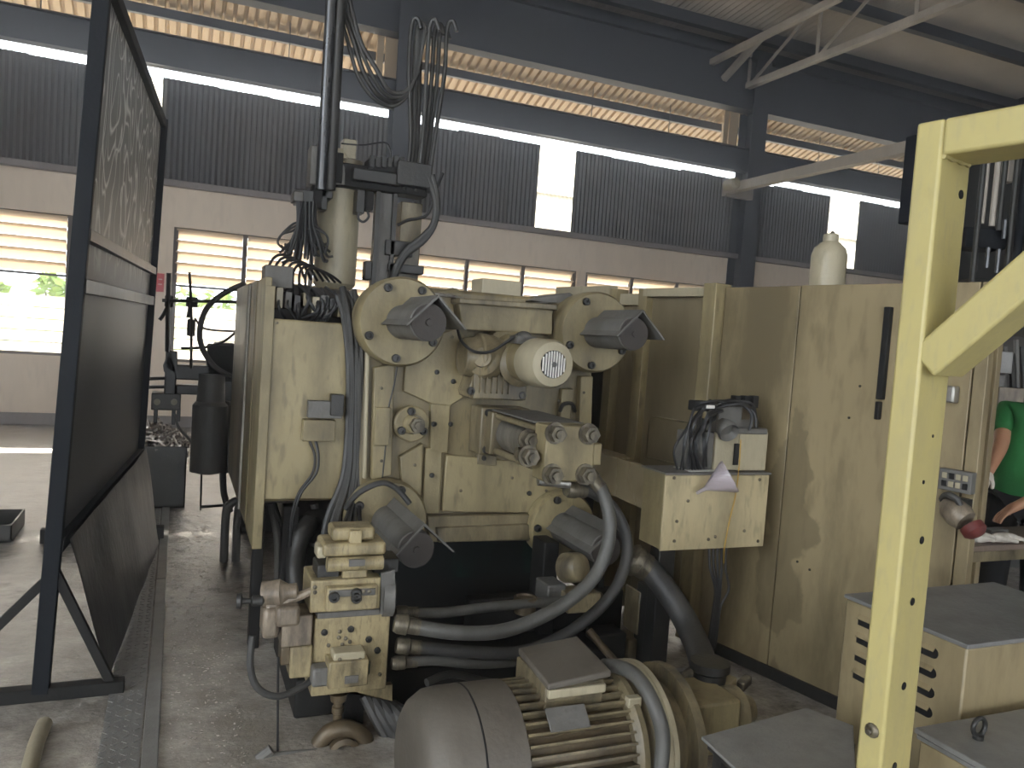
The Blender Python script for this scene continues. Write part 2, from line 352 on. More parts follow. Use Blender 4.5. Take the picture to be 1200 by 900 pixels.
# ------------------------------------------------------------------ the hall
YW = 12.4                                          # inner face of the long window wall
XL, XR, YB = -9.0, 16.0, -11.0
o = obj('floor', MB().box(XL, XR, YB, YW+0.2, -0.2, 0.0), M['floor'], kind='structure', loc=(0, 0, 0))
FLOOR = o
# steel channel cover let into the floor, beside the screen: checker plates and flat bars, each a piece
y = 1.6
for k in range(6):
    y1 = y + 1.18
    obj('channel_bar', MB().box(-0.055, 0.0, y+0.004, y1, -0.01, 0.012 + 0.003*(k % 2)), M['plate_grey'], FLOOR, bevel=0.003)
    pl = obj('checker_plate', MB().box(-0.20, -0.062, y+0.003, y1-0.003, -0.01, 0.006), M['plate_grey'], FLOOR)
    mb = MB()
    ny = 26; nx = 4
    for i in range(nx):
        for j in range(ny):
            a = math.radians(45 if (i+j) % 2 else -45)
            mb.obox((-0.188+0.036*i, y+0.03+j*(y1-y-0.06)/(ny-1), 0.007), (math.cos(a), math.sin(a), 0), (-math.sin(a), math.cos(a), 0), Z, 0.026, 0.007, 0.004)
    s = obj('tread_lug', mb, M['plate_grey'], pl, kind='stuff')
    y = y1

# lower masonry wall with window openings (four windows of three bays to the frame, one more to the left)
Z0, Z1, ZL = 0.945, 2.87, 3.42
wins = [(-3.50, -0.37, 1), (-0.11, 2.80, 2), (3.33, 6.35, 3), (6.52, 9.42, 4), (10.0, 13.0, 5)]
mb = MB()
mb.box(XL, XR, YW, YW+0.2, 0, Z0).box(XL, XR, YW, YW+0.2, Z1, ZL)
edges = [XL] + [e for w in wins for e in w[:2]] + [XR]
for i in range(0, len(edges), 2): mb.box(edges[i], edges[i+1], YW, YW+0.2, Z0, Z1)
WALL = obj('wall_back', mb, M['plaster'], kind='structure', loc=(0, YW, 0))
obj('baseboard_back', MB().box(XL, XR, YW-0.03, YW, 0, 0.16), M['ledge'], kind='structure', bevel=0.005)
obj('trim_1', MB().box(XL, XR, YW-0.12, YW+0.2, ZL, ZL+0.09), M['ledge'], kind='structure', bevel=0.01)
slat_me = mesh_from(MB().obox((0, 0, 0), (1, 0, 0), V((0, -0.62, 0.78)), V((0, 0.78, 0.62)), 1.0, 0.175, 0.006), mat=M['frost'])
low_me = mesh_from(MB().obox((0, 0, 0), (1, 0, 0), V((0, -0.22, 0.975)), V((0, 0.975, 0.22)), 1.0, 0.150, 0.006), mat=M['frost_pale'])
for x0, x1, k in wins:
    w = obj('window_%d' % k, MB().box(x0, x1, YW+0.06, YW+0.12, Z0, Z0+0.04).box(x0, x1, YW+0.06, YW+0.12, Z1-0.04, Z1), M['winframe'], kind='structure')
    nb = 3; bw = (x1-x0)/nb
    for j in range(nb+1):
        xx = x0 + bw*j; xx = min(max(xx, x0+0.03), x1-0.03)
        obj('mullion', MB().box(xx-0.03, xx+0.03, YW+0.05, YW+0.13, Z0, Z1), M['winframe'], w)
    obj('transom', MB().box(x0, x1, YW+0.07, YW+0.11, 2.03, 2.06), M['winframe'], w)
    for j in range(nb):
        zz = Z0 + 0.10; i = 0
        while zz < Z1 - 0.03:
            if not (1.76 < zz < 2.06):
                s = inst('slat', slat_me if zz > 1.9 else low_me, (x0+bw*(j+0.5), YW+0.09, zz), w); s.scale = (bw-0.07, 1, 1)
            zz += 0.158
# corrugated cladding above, sheet by sheet; two sheets let light through
def ribbed(x0, x1, P, Q, pitch, dep_):             # flat sheet with narrow raised ribs
    mb = MB(); vs = []; fs = []; xs_ = []; k = math.floor(x0/pitch)
    while k*pitch < x1:
        for f, a in ((0, 0), (.58, 0), (.66, dep_), (.90, dep_), (.98, 0)):
            x = (k+f)*pitch
            if x0+1e-4 < x < x1-1e-4: xs_.append((x, a))
        k += 1
    xs_ = [(x0, 0)] + xs_ + [(x1, 0)]
    for x, a in xs_: vs += [V((x, P[0], P[1]+a)), V((x, Q[0], Q[1]+a))]
    for i in range(len(xs_)-1): fs.append((2*i, 2*i+2, 2*i+3, 2*i+1))
    return mb.add(vs, fs)
def corr(x0, x1, P, Q, pitch=0.075, amp=0.014, out=V((0, -1, 0)), cusp=False):
    # sheet spanned from line P(x) to Q(x): P, Q are (y, z) of its two ends
    mb = MB(); n = max(4, int((x1-x0)/pitch*(8 if cusp else 4))); vs = []; fs = []
    for i in range(n+1):
        x = x0 + (x1-x0)*i/n; a = -amp*abs(math.sin(math.pi*x/pitch)) if cusp else amp*math.sin(2*math.pi*x/pitch)
        vs += [V((x, P[0], P[1])) + out*a, V((x, Q[0], Q[1])) + out*a]
    for i in range(n): fs.append((2*i, 2*i+2, 2*i+3, 2*i+1))
    return mb.add(vs, fs)
CLAD = obj('wall_back_cladding', MB().box(XL, XR, YW+0.10, YW+0.16, 4.10, 4.16), M['beam'], kind='structure')
xs = -8.6
ZC = 4.93
sheets = []
while xs < XR - 0.8: sheets.append((xs, xs+0.66)); xs += 0.66
light_sheets = [(5.50, 6.18), (11.93, 12.71), (-0.56, -0.34)]
cuts = sorted(light_sheets); x = XL
for c in cuts + [(XR, XR)]:
    L = c[0] - x; n = max(1, round(L/0.72))
    for i in range(n):
        sh = obj('cladding_sheet', corr(x + L*i/n, x + L*(i+1)/n, (YW+0.06, ZL+0.06), (YW+0.06, ZC - 0.012*((i*7) % 3))), M['cladding'], CLAD)
    if c[0] < XR: obj('translucent_sheet', corr(c[0], c[1], (YW+0.06, ZL+0.09), (YW+0.06, ZC-0.03)), M['fibre'], CLAD)
    x = c[1]
# rails, beams and columns
obj('steel_beam', MB().box(XL, XR, 12.20, 12.24, 5.0, 5.43).box(XL, XR, 12.12, 12.32, 5.0, 5.015).box(XL, XR, 12.12, 12.32, 5.415, 5.43), M['beam'], kind='structure')
obj('steel_beam', MB().box(XL, XR, 12.16, 12.20, 6.11, 7.02).box(XL, XR, 12.05, 12.32, 6.09, 6.115).box(XL, XR, 12.05, 12.32, 7.0, 7.02), M['beam'], kind='structure')
obj('eave_purlin', MB().box(XL, XR, 12.62, 12.70, 5.80, 5.93), M['beam'], kind='structure')
for xc in (-3.75, 3.03, 9.66):
    obj('steel_column', MB().box(xc-0.17, xc+0.17, 12.0, 12.02, 0, 7.0).box(xc-0.17, xc+0.17, 12.36, 12.38, 0, 7.0).box(xc-0.012, xc+0.012, 12.02, 12.36, 0, 7.0), M['beam'], kind='structure')
xs = XL
EAVE = obj('eave_batten', MB().box(XL, XR, 13.30, 13.36, 5.58, 5.63), M['winframe'], kind='structure')
tn = 0.364
while xs < XR:
    obj('eave_sheet', ribbed(xs, min(XR, xs+1.2), (12.19, 6.15), (13.42, 6.10 - tn*1.07), 0.15, 0.06), M['eave'], EAVE); xs += 1.2
# hangers across the opening under the eave
for px, py in ((380//1+315, 110), (48, 5), (340, 40), (785, 135), (960, 175), (1030, 195)):
    p = at(px, py, 12.5); obj('hanger_rod', MB().cyl((p.x, 12.5, 5.35), (p.x, 12.5, 6.1), 0.008, n=6), M['beam'], kind='structure')
# opening end boards beside the columns
for xa in (2.62, 9.12):
    obj('trim_2' if xa < 5 else 'trim_3', MB().box(xa, xa+0.10, 12.34, 12.4, 5.43, 6.1).box(xa+0.13, xa+0.32, 12.34, 12.38, 5.43, 6.1), M['eave'], kind='structure')
# main roof: gently rising towards the camera, sheets on purlins
RS = 0.10; RZ = 7.30
def rz(y): return RZ + RS*(12.4 - y)
CEIL = obj('ceiling', MB().box(XL, XR, 12.30, 12.45, RZ-0.45, RZ), M['beam'], kind='structure')  # dark board closing the sky gap, set in place of a shadow band
xs = XL
while xs < XR:
    x1 = min(XR, xs+2.5)
    obj('roof_sheet', corr(xs, x1, (YB, rz(YB)), (12.5, rz(12.5)), pitch=0.125, amp=0.018, out=Z), M['roof'], CEIL); xs = x1
for k in range(14):
    yy = 11.68 - k*1.45
    obj('roof_purlin', MB().box(XL, XR, yy-0.03, yy+0.03, rz(yy)-0.24, rz(yy)-0.03).box(XL, XR, yy-0.10, yy+0.03, rz(yy)-0.25, rz(yy)-0.235), M['beam'], kind='structure')
# truss on the right column line
T = obj('roof_truss', MB().bar((9.4, 12.1, 6.52), (9.4, -3, 6.48), 0.12, 0.10), M['lightsteel'], kind='structure')
for a, b in (((9.4, 12.1, 6.55), (9.4, 12.1, 7.3)), ((9.4, 10.4, 6.52), (9.4, 10.4, 7.4)), ((9.4, 8.5, 6.5), (9.4, 8.5, 7.6)), ((9.4, 12.0, 6.55), (9.4, 10.5, 7.4)), ((9.4, 10.4, 6.52), (9.4, 8.6, 7.6)), ((9.4, 12.4, 7.2), (9.4, -3, 8.6))):
    obj('web_member', MB().angle(a, b, 0.07, 0.012, up=(1, 0, 0.01)), M['lightsteel'], T)
obj('roof_brace', MB().angle(at(834, 76, 12.1), at(985, 0, 9.0), 0.09, 0.014), M['lightsteel'], kind='structure')
obj('roof_brace', MB().angle(at(849, 95, 12.1), at(895, 44, 11.3), 0.09, 0.014), M['lightsteel'], kind='structure')
obj('roof_brace', MB().angle(at(879, 48, 11.9), at(864, -10, 11.6), 0.06, 0.012), M['lightsteel'], kind='structure')
# right end wall of the hall
obj('wall_right', MB().box(XR, XR+0.2, YB, YW+0.2, 0, 9.2), M['cladding'], kind='structure')
# left end wall, open towards the near half of the hall, and the wall behind the viewer
obj('wall_left', MB().box(XL-0.2, XL, 1.0, YW+0.2, 0, 9.0), M['plaster'], kind='structure')
obj('wall_front', MB().box(XL-0.2, -5, YB-0.2, YB, 0, 10.0).box(9, XR+0.2, YB-0.2, YB, 0, 10.0).box(-5, 9, YB-0.2, YB, 4.6, 10.0), M['plaster'], kind='structure')
# yard beyond the windows
obj('yard_ground', MB().box(-40, 60, YW+0.2, 60, -0.3, -0.1), M['ground'], kind='structure')
obj('yard_wall', MB().box(-40, 60, 21.0, 21.3, -0.1, 1.95), M['yardwall'], kind='structure')
def shrub(x, y, r, h, lab):
    mb = MB(); rnd = random.Random(int(x*10))
    for k in range(420):
        a = rnd.uniform(0, 6.28); b = rnd.uniform(0.0, 1.0); rr = r*math.sqrt(1-0.6*b*b)*rnd.uniform(0.7, 1.05)
        c = V((x + math.cos(a)*rr, y + math.sin(a)*rr*0.5, -0.1 + h*b)); d = V((rnd.gauss(0, 1), rnd.gauss(0, 1), rnd.gauss(0, 0.6))).normalized(); e = d.orthogonal().normalized()
        w = rnd.uniform(0.07, 0.14)
        mb.add([c-d*w*1.5, c+e*w*0.7, c+d*w*1.5, c-e*w*0.7], [(0, 1, 2, 3)])
    t = thing('shrub', lab, 'shrub', (x, y, -0.1), 'shrubs by the yard wall')
    obj('foliage', mb, M['leaf'], t)
    st = MB()
    for k in range(5): st.cyl((x, y, -0.1), (x+random.uniform(-.5, .5)*r, y, h*0.8), 0.03, 0.01, n=6)
    obj('stem', st, M['brown'], t)
shrub(-3.95, 20.3, 0.70, 2.30, 'green shrub outside, seen through the gap at the left picture edge')
shrub(-2.45, 20.2, 0.60, 2.45, 'green shrub outside, seen just left of the leaning screen near post')
shrub(0.55, 20.2, 0.9, 2.35, 'green shrub outside, seen right of the red sign')

# small red sign on the pier
t = obj('wall_sign', MB().box(-0.31, -0.21, YW-0.012, YW, 1.93, 2.19), M['sign_red'], label='small red sign on the cream pier between windows', cat='sign', loc=(-0.26, YW, 1.93), bevel=0.002)
obj('print_mark', MB().box(-0.285, -0.235, YW-0.014, YW-0.011, 2.10, 2.115).box(-0.285, -0.235, YW-0.014, YW-0.011, 2.03, 2.045), M['white'], t)

# ------------------------------------------------------------------ leaning screen on the left
SA, SB = V((-0.455, 3.63, 0)), V((-0.235, 6.12, 0)); LEAN = V((0.128, 0, 2.95)) ; LEANB = V((0.073, 0, 2.95))
def SC(s, h, off=0.0):                             # point of the screen plane: s along, h up (0..1)
    p = (SA*(1-s) + SB*s) + (LEAN*(1-s) + LEANB*s)*h
    return p + V((off, 0, 0))
t = thing('welding_screen', 'tall leaning black framed screen with pale scrawls, standing on floor at left', 'screen', SA)
obj('post', MB().bar(SC(0, 0.01), SC(0, 1.0), 0.062, 0.062, up=(0, 1, 0)), M['navy'], t, bevel=0.004, label='near post')
obj('post', MB().bar(SC(1, 0.01), SC(1, 1.0), 0.075, 0.075, up=(0, 1, 0)), M['navy'], t, bevel=0.004, label='far post')
obj('rail', MB().bar(SC(0, 0.99), SC(1, 0.99), 0.06, 0.06), M['navy'], t, bevel=0.004, label='top rail')
obj('rail', MB().bar(SC(0, 0.645, .01), SC(1, 0.645, .01), 0.05, 0.05), M['dark'], t, bevel=0.003, label='upper middle rail')
obj('rail', MB().bar(SC(0, 0.575, .01), SC(1, 0.575, .01), 0.05, 0.06), M['dark'], t, bevel=0.003, label='lower middle rail')
obj('rail', MB().bar(SC(0, 0.215, .01), SC(1, 0.215, .01), 0.05, 0.05), M['navy'], t, bevel=0.003, label='bottom rail')
q = [SC(0.01, 0.215), SC(0.99, 0.215), SC(0.99, 0.985), SC(0.01, 0.985)]
obj('panel', MB().prism(q, (-0.006, 0, 0)), M['screen'], t, label='scrawled upper and plain grey lower sheet')
obj('foot_beam', MB().box(-1.05, -0.145, 3.60, 3.66, 0.0, 0.055), M['black'], t, bevel=0.004, label='near foot beam')
obj('foot_beam', MB().box(-0.80, -0.03, 6.08, 6.15, 0.0, 0.10), M['black'], t, bevel=0.006, label='far foot beam')
obj('brace', MB().bar(SC(0, 0.175), (-0.86, 3.63, 0.04), 0.035, 0.035), M['black'], t, bevel=0.002)
obj('brace', MB().bar(SC(0, 0.19), (-0.20, 3.63, 0.05), 0.035, 0.035), M['black'], t, bevel=0.002)
obj('brace', MB().bar(SC(1, 0.17), (-0.74, 6.12, 0.06), 0.035, 0.035), M['black'], t, bevel=0.002)
# splash plate leaning against it
q = [SC(0.0, 0.225, 0.06), SC(0.98, 0.225, 0.06), V((-0.055, 5.95, 0.02)), V((-0.205, 3.74, 0.02))]
mb = MB(); n = 14
P = []
for i in range(n+1):
    for j in range(n+1):
        a = q[0].lerp(q[1], i/n); b = q[3].lerp(q[2], i/n); p = a.lerp(b, j/n)
        P.append(p + V((1, 0, 0.35))*0.012*noise.noise(p*3.1))
mb.add(P + [p + V((-0.006, 0, -0.003)) for p in P], [(i*(n+1)+j, (i+1)*(n+1)+j, (i+1)*(n+1)+j+1, i*(n+1)+j+1) for i in range(n) for j in range(n)] +
       [((n+1)**2+i*(n+1)+j, (n+1)**2+i*(n+1)+j+1, (n+1)**2+(i+1)*(n+1)+j+1, (n+1)**2+(i+1)*(n+1)+j) for i in range(n) for j in range(n)])
obj('splash_plate', mb, M['oily_plate'], label='black oily sheet plate leaning on the foot of the tall screen', cat='steel plate')

# ------------------------------------------------------------------ things on the floor at left
def tray(name, x0, x1, y0, y1, h, wall, mat, label, cat):
    t = thing(name, label, cat, ((x0+x1)/2, (y0+y1)/2, 0))
    obj('tray_bottom', MB().box(x0, x1, y0, y1, 0.004, 0.004+wall), mat, t)
    for a in ((x0, x1, y0, y0+wall), (x0, x1, y1-wall, y1), (x0, x0+wall, y0, y1), (x1-wall, x1, y0, y1)):
        obj('side', MB().box(*a, 0.004, h), mat, t, bevel=0.002)
    return t
a = fl(28, 598, 0.12); b = fl(0, 632, 0.0)
tray('drip_tray', -1.9, a.x, b.y-0.1, a.y+0.05, 0.12, 0.012, M['dark'], 'low black steel tray on floor at far left edge', 'tray')
bx0, bx1, by0, by1, bh = -0.42, 0.115, 7.1, 7.85, 0.52
t = tray('scrap_bin', bx0, bx1, by0, by1, bh, 0.015, M['dark'], 'dark steel bin heaped with metal scrap behind the screen foot', 'bin')
mb = MB(); rnd = random.Random(3)
for k in range(420):
    u = rnd.uniform(-1, 1); v = rnd.uniform(-1, 1); hgt = bh - 0.05 + 0.20*max(0, 1-(u*u+v*v)*0.6)*rnd.uniform(0.3, 1)
    c = V(((bx0+bx1)/2+u*(bx1-bx0)*0.47, (by0+by1)/2+v*(by1-by0)*0.47, hgt)); d = V((rnd.gauss(0, 1), rnd.gauss(0, 1), rnd.gauss(0, .7))); e = d.cross(V((rnd.random(), rnd.random(), 1)))
    mb.obox(c, d, e, d.cross(e), rnd.uniform(.05, .14), rnd.uniform(.015, .04), rnd.uniform(.008, .02))
obj('aluminium_scrap', mb, M['scrap'], label='heap of silvery trimmed aluminium scrap inside the dark bin', cat='scrap', kind='stuff')
obj('floor_pipe', MB().tube([fl(52, 848, .03), fl(40, 880, .03), fl(22, 960, .03)], 0.028, n=12), M['tank'], label='pale pipe lying on floor in front of screen foot', cat='pipe')
mb = MB()
for k in range(900):  # reflecting chips, many of them added to give the wet floor its sparkle
    x = rnd.uniform(0.03, 0.30); y = rnd.uniform(2.6, 7.0); s = rnd.uniform(.0015, .0045)
    mb.obox((x, y, s*0.4), (rnd.gauss(0, 1), rnd.gauss(0, 1), 0), (0, 0, 1), (1, 0, 0.2), s*2, s, s)
obj('glitter_chips', mb, M['scrap'], label='metal chips added for glitter on wet floor between screen and machine', cat='swarf', kind='stuff')
# twin drain pipes behind the machine's left foot
mb = MB()
for dx in (0, 0.075):
    x = 0.345 + dx; mb.tube([(x, 5.49, 0), (x, 5.49, 0.32), (x+0.02, 5.49, 0.38), (x+0.09, 5.50, 0.41), (x+0.3, 5.5, 0.42)], 0.028, n=10)
obj('drain_pipe', mb, M['cover'], label='pair of grey bent pipes rising from wet floor left of machine', cat='pipe')
#PART2
# ------------------------------------------------------------------ shared small hardware
def hexhead(r, h):                                  # hexagon bolt head pointing to -Y
    mb = MB(); P = [V((math.cos(math.pi/3*k)*r, 0, math.sin(math.pi/3*k)*r)) for k in range(6)]
    mb.prism(P, (0, -h, 0)); mb.cyl((0, -h, 0), (0, -h-0.35*h, 0), r*0.55, n=10); return mb
BOLT = mesh_from(hexhead(0.022, 0.018), mat=M['bolt']); NUT = mesh_from(hexhead(0.036, 0.045).cyl((0, 0.004, 0), (0, -0.006, 0), 0.046, n=16), mat=M['bolt'])
SOCK = mesh_from(MB().lathe((0, 0, 0), (0, -1, 0), [(0, .020), (.016, .020), (.020, .017), (.020, .010), (.008, .009)], n=14), mat=M['dark'])
SCREW = mesh_from(MB().lathe((0, 0, 0), (0, -1, 0), [(0, .008), (.004, .008), (.006, .004)], n=8), mat=M['bolt'])
PLUG = mesh_from(MB().lathe((0, 0, 0), (0, -1, 0), [(0, .013), (.006, .013), (.007, .008), (.003, .006)], n=10), mat=M['dark'])
ALONGY = V((0, -1, 0))

# ------------------------------------------------------------------ the die casting machine
YP = 3.80                                           # front face of its end platen
pTL, pBR = at(430, 338, YP), at(642, 628, YP)
PX0, PX1, PZ0, PZ1 = at(428, 420, YP).x, at(692, 470, YP).x, 0.56, 1.83
MC = thing('die_casting_machine', 'big beige die casting machine with four grey tie bar covers in the centre', 'machine', ((PX0+PX1)/2, 4.6, 0))
obj('base', MB().box(0.50, 1.95, 3.20, 3.95, 0.0, 0.16).box(0.82, 1.95, 3.95, 6.9, 0.0, 0.32), M['black'], MC, bevel=0.012, label='black oily base tray')
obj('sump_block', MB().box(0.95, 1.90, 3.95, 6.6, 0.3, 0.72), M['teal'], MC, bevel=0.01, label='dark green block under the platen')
def ring(c, r, n, a0=0): return [V((c.x + r*math.cos(a0+2*math.pi*k/n), c.y, c.z + r*math.sin(a0+2*math.pi*k/n))) for k in range(n)]
pl = obj('platen', MB().prism([V((PX0, YP, PZ0+.10)), V((PX0+.12, YP, PZ0)), V((PX1-.12, YP, PZ0)), V((PX1, YP, PZ0+.10)), V((PX1, YP, PZ1-.1)), V((PX1-.1, YP, PZ1)), V((PX0+.1, YP, PZ1)), V((PX0, YP, PZ1-.1))], (0, 0.42, 0)), M['beige_mid'], MC, bevel=0.018, seg=3)
# raised plates, ledges and ribs on its face
def face_plate(name, pts, t, mat='beige', Y=YP, bev=0.006, par=None, label=None):
    return obj(name, MB().prism([at(px, py, Y) for px, py in pts], (0, -t, 0)), M[mat], par or pl, bevel=bev, label=label)
face_plate('raised_plate', [(481, 400), (535, 384), (545, 396), (541, 465), (525, 475), (504, 473), (471, 458), (475, 400)], 0.035)
face_plate('rib', [(503, 470), (526, 470), (523, 530), (502, 530)], 0.03)
face_plate('rib', [(497, 524), (517, 524), (513, 600), (493, 600)], 0.03)
face_plate('raised_plate', [(466, 534), (493, 518), (490, 600), (470, 582)], 0.045)
face_plate('raised_plate', [(521, 532), (662, 545), (650, 588), (620, 600), (516, 598)], 0.03)
face_plate('ledge', [(497, 602), (622, 600), (640, 616), (640, 630), (500, 632)], 0.06, 'beige_dirty')
face_plate('lip', [(506, 614), (612, 610), (618, 628), (508, 631)], 0.085, 'beige_dirty')
face_plate('rib', [(436, 430), (460, 425), (456, 555), (433, 560)], 0.05)
face_plate('edge_highlight', [(428, 380), (433, 380), (428, 560), (424, 560)], 0.03, 'tank')  # pale strip laid in place of the highlight along the platen's left edge
face_plate('rib', [(655, 455), (668, 455), (664, 500), (652, 500)], 0.04)
face_plate('rib', [(676, 440), (690, 440), (688, 500), (674, 500)], 0.05)
face_plate('crossbeam', [(530, 352), (638, 362), (638, 392), (534, 386)], 0.10)
face_plate('crossbeam_lip', [(528, 350), (640, 357), (640, 364), (528, 356)], 0.14, 'beige_dirty')
face_plate('small_plate', [(557, 530), (580, 533), (579, 545), (556, 543)], 0.035, 'beige_dirty')
for px, py in ((512, 436), (531, 447), (509, 497), (528, 497), (506, 557), (508, 497), (562, 606), (620, 578), (567, 537)):
    inst('plug_screw', PLUG, at(px, py, YP-0.036), pl)
# top of the platen
obj('lubricator_box', MB().box(at(560, 354, YP+.1).x, at(606, 354, YP+.1).x, YP+.05, YP+.22, PZ1-.02, at(580, 328, YP+.1).z), M['tank'], MC, bevel=0.006, label='small pale box on top')
obj('lifting_eye', MB().lathe(at(530, 350, YP+.2), (0, 0, 1), [(0, .06), (.02, .06), (.03, .045), (.05, .03), (.06, .0)], n=18), M['beige'], MC)
obj('top_cover', MB().prism([at(612, 360, YP), at(616, 351, YP), at(668, 343, YP), at(674, 347, YP), at(640, 362, YP)], (0, .3, 0)), M['cover'], MC, bevel=0.004)
obj('hose_clip', MB().tube(tpx([(507, 352, YP), (512, 345, YP-.02), (538, 349, YP-.02), (545, 353, YP)]), .008), M['steel'], MC)
# tie bar flanges, bolts and covers
def tie_bar(cpx, cpy, rad, t, bolts, L, covered=True, roofang=45, clip=None, roll=0.0):
    c = at(cpx, cpy, YP)
    f = obj('tie_bar_flange', MB().lathe(c + V((0, 0.02, 0)), ALONGY, [(0, rad*0.97), (t*0.45, rad*0.97), (t*0.47, rad), (t-.008, rad), (t+.012, rad-.012), (t+.012, 0)], n=48), M['beige'], MC)
    for a in bolts:
        a = math.radians(a); inst('flange_bolt', SOCK, c + V((math.cos(a)*rad*.82, -t+.008, math.sin(a)*rad*.82)), f)
    # guard: a round can with a bent sheet roof over it
    y0 = YP - t + 0.01; y1 = y0 - L; r = 0.080
    cc = V((c.x, 0, c.z))
    P = lambda x, y, z: V((c.x + .03 + x*math.cos(roll) - z*math.sin(roll), y, c.z + x*math.sin(roll) + z*math.cos(roll)))
    cv = obj('tie_bar_cover', MB().lathe(V((c.x, y0, c.z)), ALONGY, [(0, r), (L-.006, r), (L, r-.008)], n=32), M['cover'], MC)
    obj('end_disc', MB().lathe(V((c.x, y1+.001, c.z)), ALONGY, [(0, r-.003), (.006, r-.004), (.006, .016), (.016, .014), (.016, 0)], n=32), M['cover_end'], cv)
    w = 0.135; s = 0.008; za = 0.118; xo = 0.030
    poly = [P(-w, y1-.02, za-w), P(0, y1-.02, za), P(w, y1-.02, za-w), P(w-s, y1-.02, za-w-s*.4), P(0, y1-.02, za-s*1.5), P(-w+s, y1-.02, za-w-s*.4)]
    obj('roof_sheet', MB().prism([poly[0], poly[1], poly[4], poly[5]], (0, L+.02, 0)), M['cover'], cv, label='left half of the bent roof')
    obj('roof_sheet', MB().prism([poly[1], poly[2], poly[3], poly[4]], (0, L+.02, 0)), M['cover'], cv, label='right half of the bent roof')
    return f
tie_bar(462, 377, 0.212, 0.17, (118, 205, 262, 62, 330), 0.42)
tie_bar(683, 389, 0.212, 0.17, (118, 205, 262, 330), 0.36)
tie_bar(448, 605, 0.200, 0.12, (70, 150, 210), 0.50, roll=0.06)
tie_bar(650, 612, 0.190, 0.12, (110, 180, 230, 290), 0.45, roll=-0.1)
# round spindle cap with nut
c = at(481, 496, YP-.045)
f = obj('spindle_cap', MB().lathe(c, ALONGY, [(0, .088), (.03, .088), (.036, .082), (.036, .05), (.045, .048), (.06, .036), (.06, 0)], n=36), M['beige'], MC)
inst('spindle_nut', NUT, c + V((.012, -.05, 0)), f)
for a in (100, 210, 330): inst('flange_bolt', SOCK, c + V((math.cos(math.radians(a))*.064, -.034, math.sin(math.radians(a))*.064)), f)
obj('face_plate', MB().box(at(440, 470, YP-.05).x, at(458, 470, YP-.05).x, YP-.07, YP-.04, at(450, 520, YP).z, at(450, 476, YP).z), M['beige'], MC, bevel=.004)
# geared motor
gx = at(597, 418, 3.72)
ga = at(592, 415, 3.74); gb = at(648, 427, 3.22)
ga = V((gb.x - .01, 3.74, gb.z)); dY = ALONGY
gm = obj('gear_motor', MB().lathe(V((gb.x, 3.78, gb.z)), dY, [(0, .16), (.07, .16), (.08, .13), (.16, .125), (.17, .105), (.30, .098), (.31, .092), (.44, .092)], n=32), M['beige'], MC)
obj('fan_cowl', MB().lathe(V((gb.x, 3.42, gb.z)), dY, [(0, .108), (.02, .114), (.17, .112), (.20, .100), (.206, .064), (.19, .062), (.19, 0)], n=36), M['tank'], gm)
mb = MB()
obj('fan_opening', MB().lathe(V((gb.x, 3.232, gb.z)), dY, [(0, .062), (.003, .062), (.003, 0)], n=28), M['hole'], gm)
for k in range(9):
    x = -.052 + .013*k; h = math.sqrt(max(0, .061**2 - x*x))
    obj('grille_bar', MB().box(gb.x+x-.0026, gb.x+x+.0026, 3.208, 3.216, gb.z-h, gb.z+h), M['white'], gm)
obj('grille_hub', MB().cyl((gb.x, 3.215, gb.z), (gb.x, 3.203, gb.z), .012, n=14), M['cover'], gm)
gl = at(552, 415, 3.72)
obj('gearbox', MB().lathe(V((gl.x+.13, 3.66, gb.z+.0)), (-1, 0, 0), [(-.02, .09), (.05, .115), (.12, .12), (.135, .10), (.20, .09), (.21, .05), (.22, 0)], n=28).box(gl.x-.02, gb.x+.05, 3.60, 3.79, gb.z-.20, gb.z-.06), M['beige_dirty'], gm, bevel=.006)
gf = obj('motor_foot', MB().prism([at(548, 459, 3.62), at(555, 440, 3.62), at(612, 447, 3.62), at(614, 470, 3.62), at(550, 466, 3.62)], (0, .16, 0)), M['beige_dirty'], gm, bevel=.008)
for px, py in ((551, 458), (611, 463), (567, 460), (589, 461)): inst('flange_bolt', SOCK if px in (551, 611) else SCREW, at(px, py, 3.615), gf)
obj('gear_rib', MB().lathe(V((gl.x+.2, 3.60, gb.z-.02)), dY, [(0, .10), (.05, .11), (.07, .085), (.075, .0)], n=28), M['beige_dirty'], gm)
obj('terminal_knob', MB().lathe(V((gb.x-.03, 3.5, gb.z+.09)), (0, -.3, 1), [(0, .035), (.04, .035), (.05, .02)], n=14).box(gb.x-.08, gb.x+.02, 3.46, 3.56, gb.z+.08, gb.z+.12), M['cover'], gm, bevel=.003)
obj('motor_lead', MB().tube(tpx([(536, 384, 3.66), (541, 400, 3.55), (556, 412, 3.5), (575, 412, 3.5), (592, 402, 3.5), (608, 391, 3.5)]), .0075), M['cable'], gm)
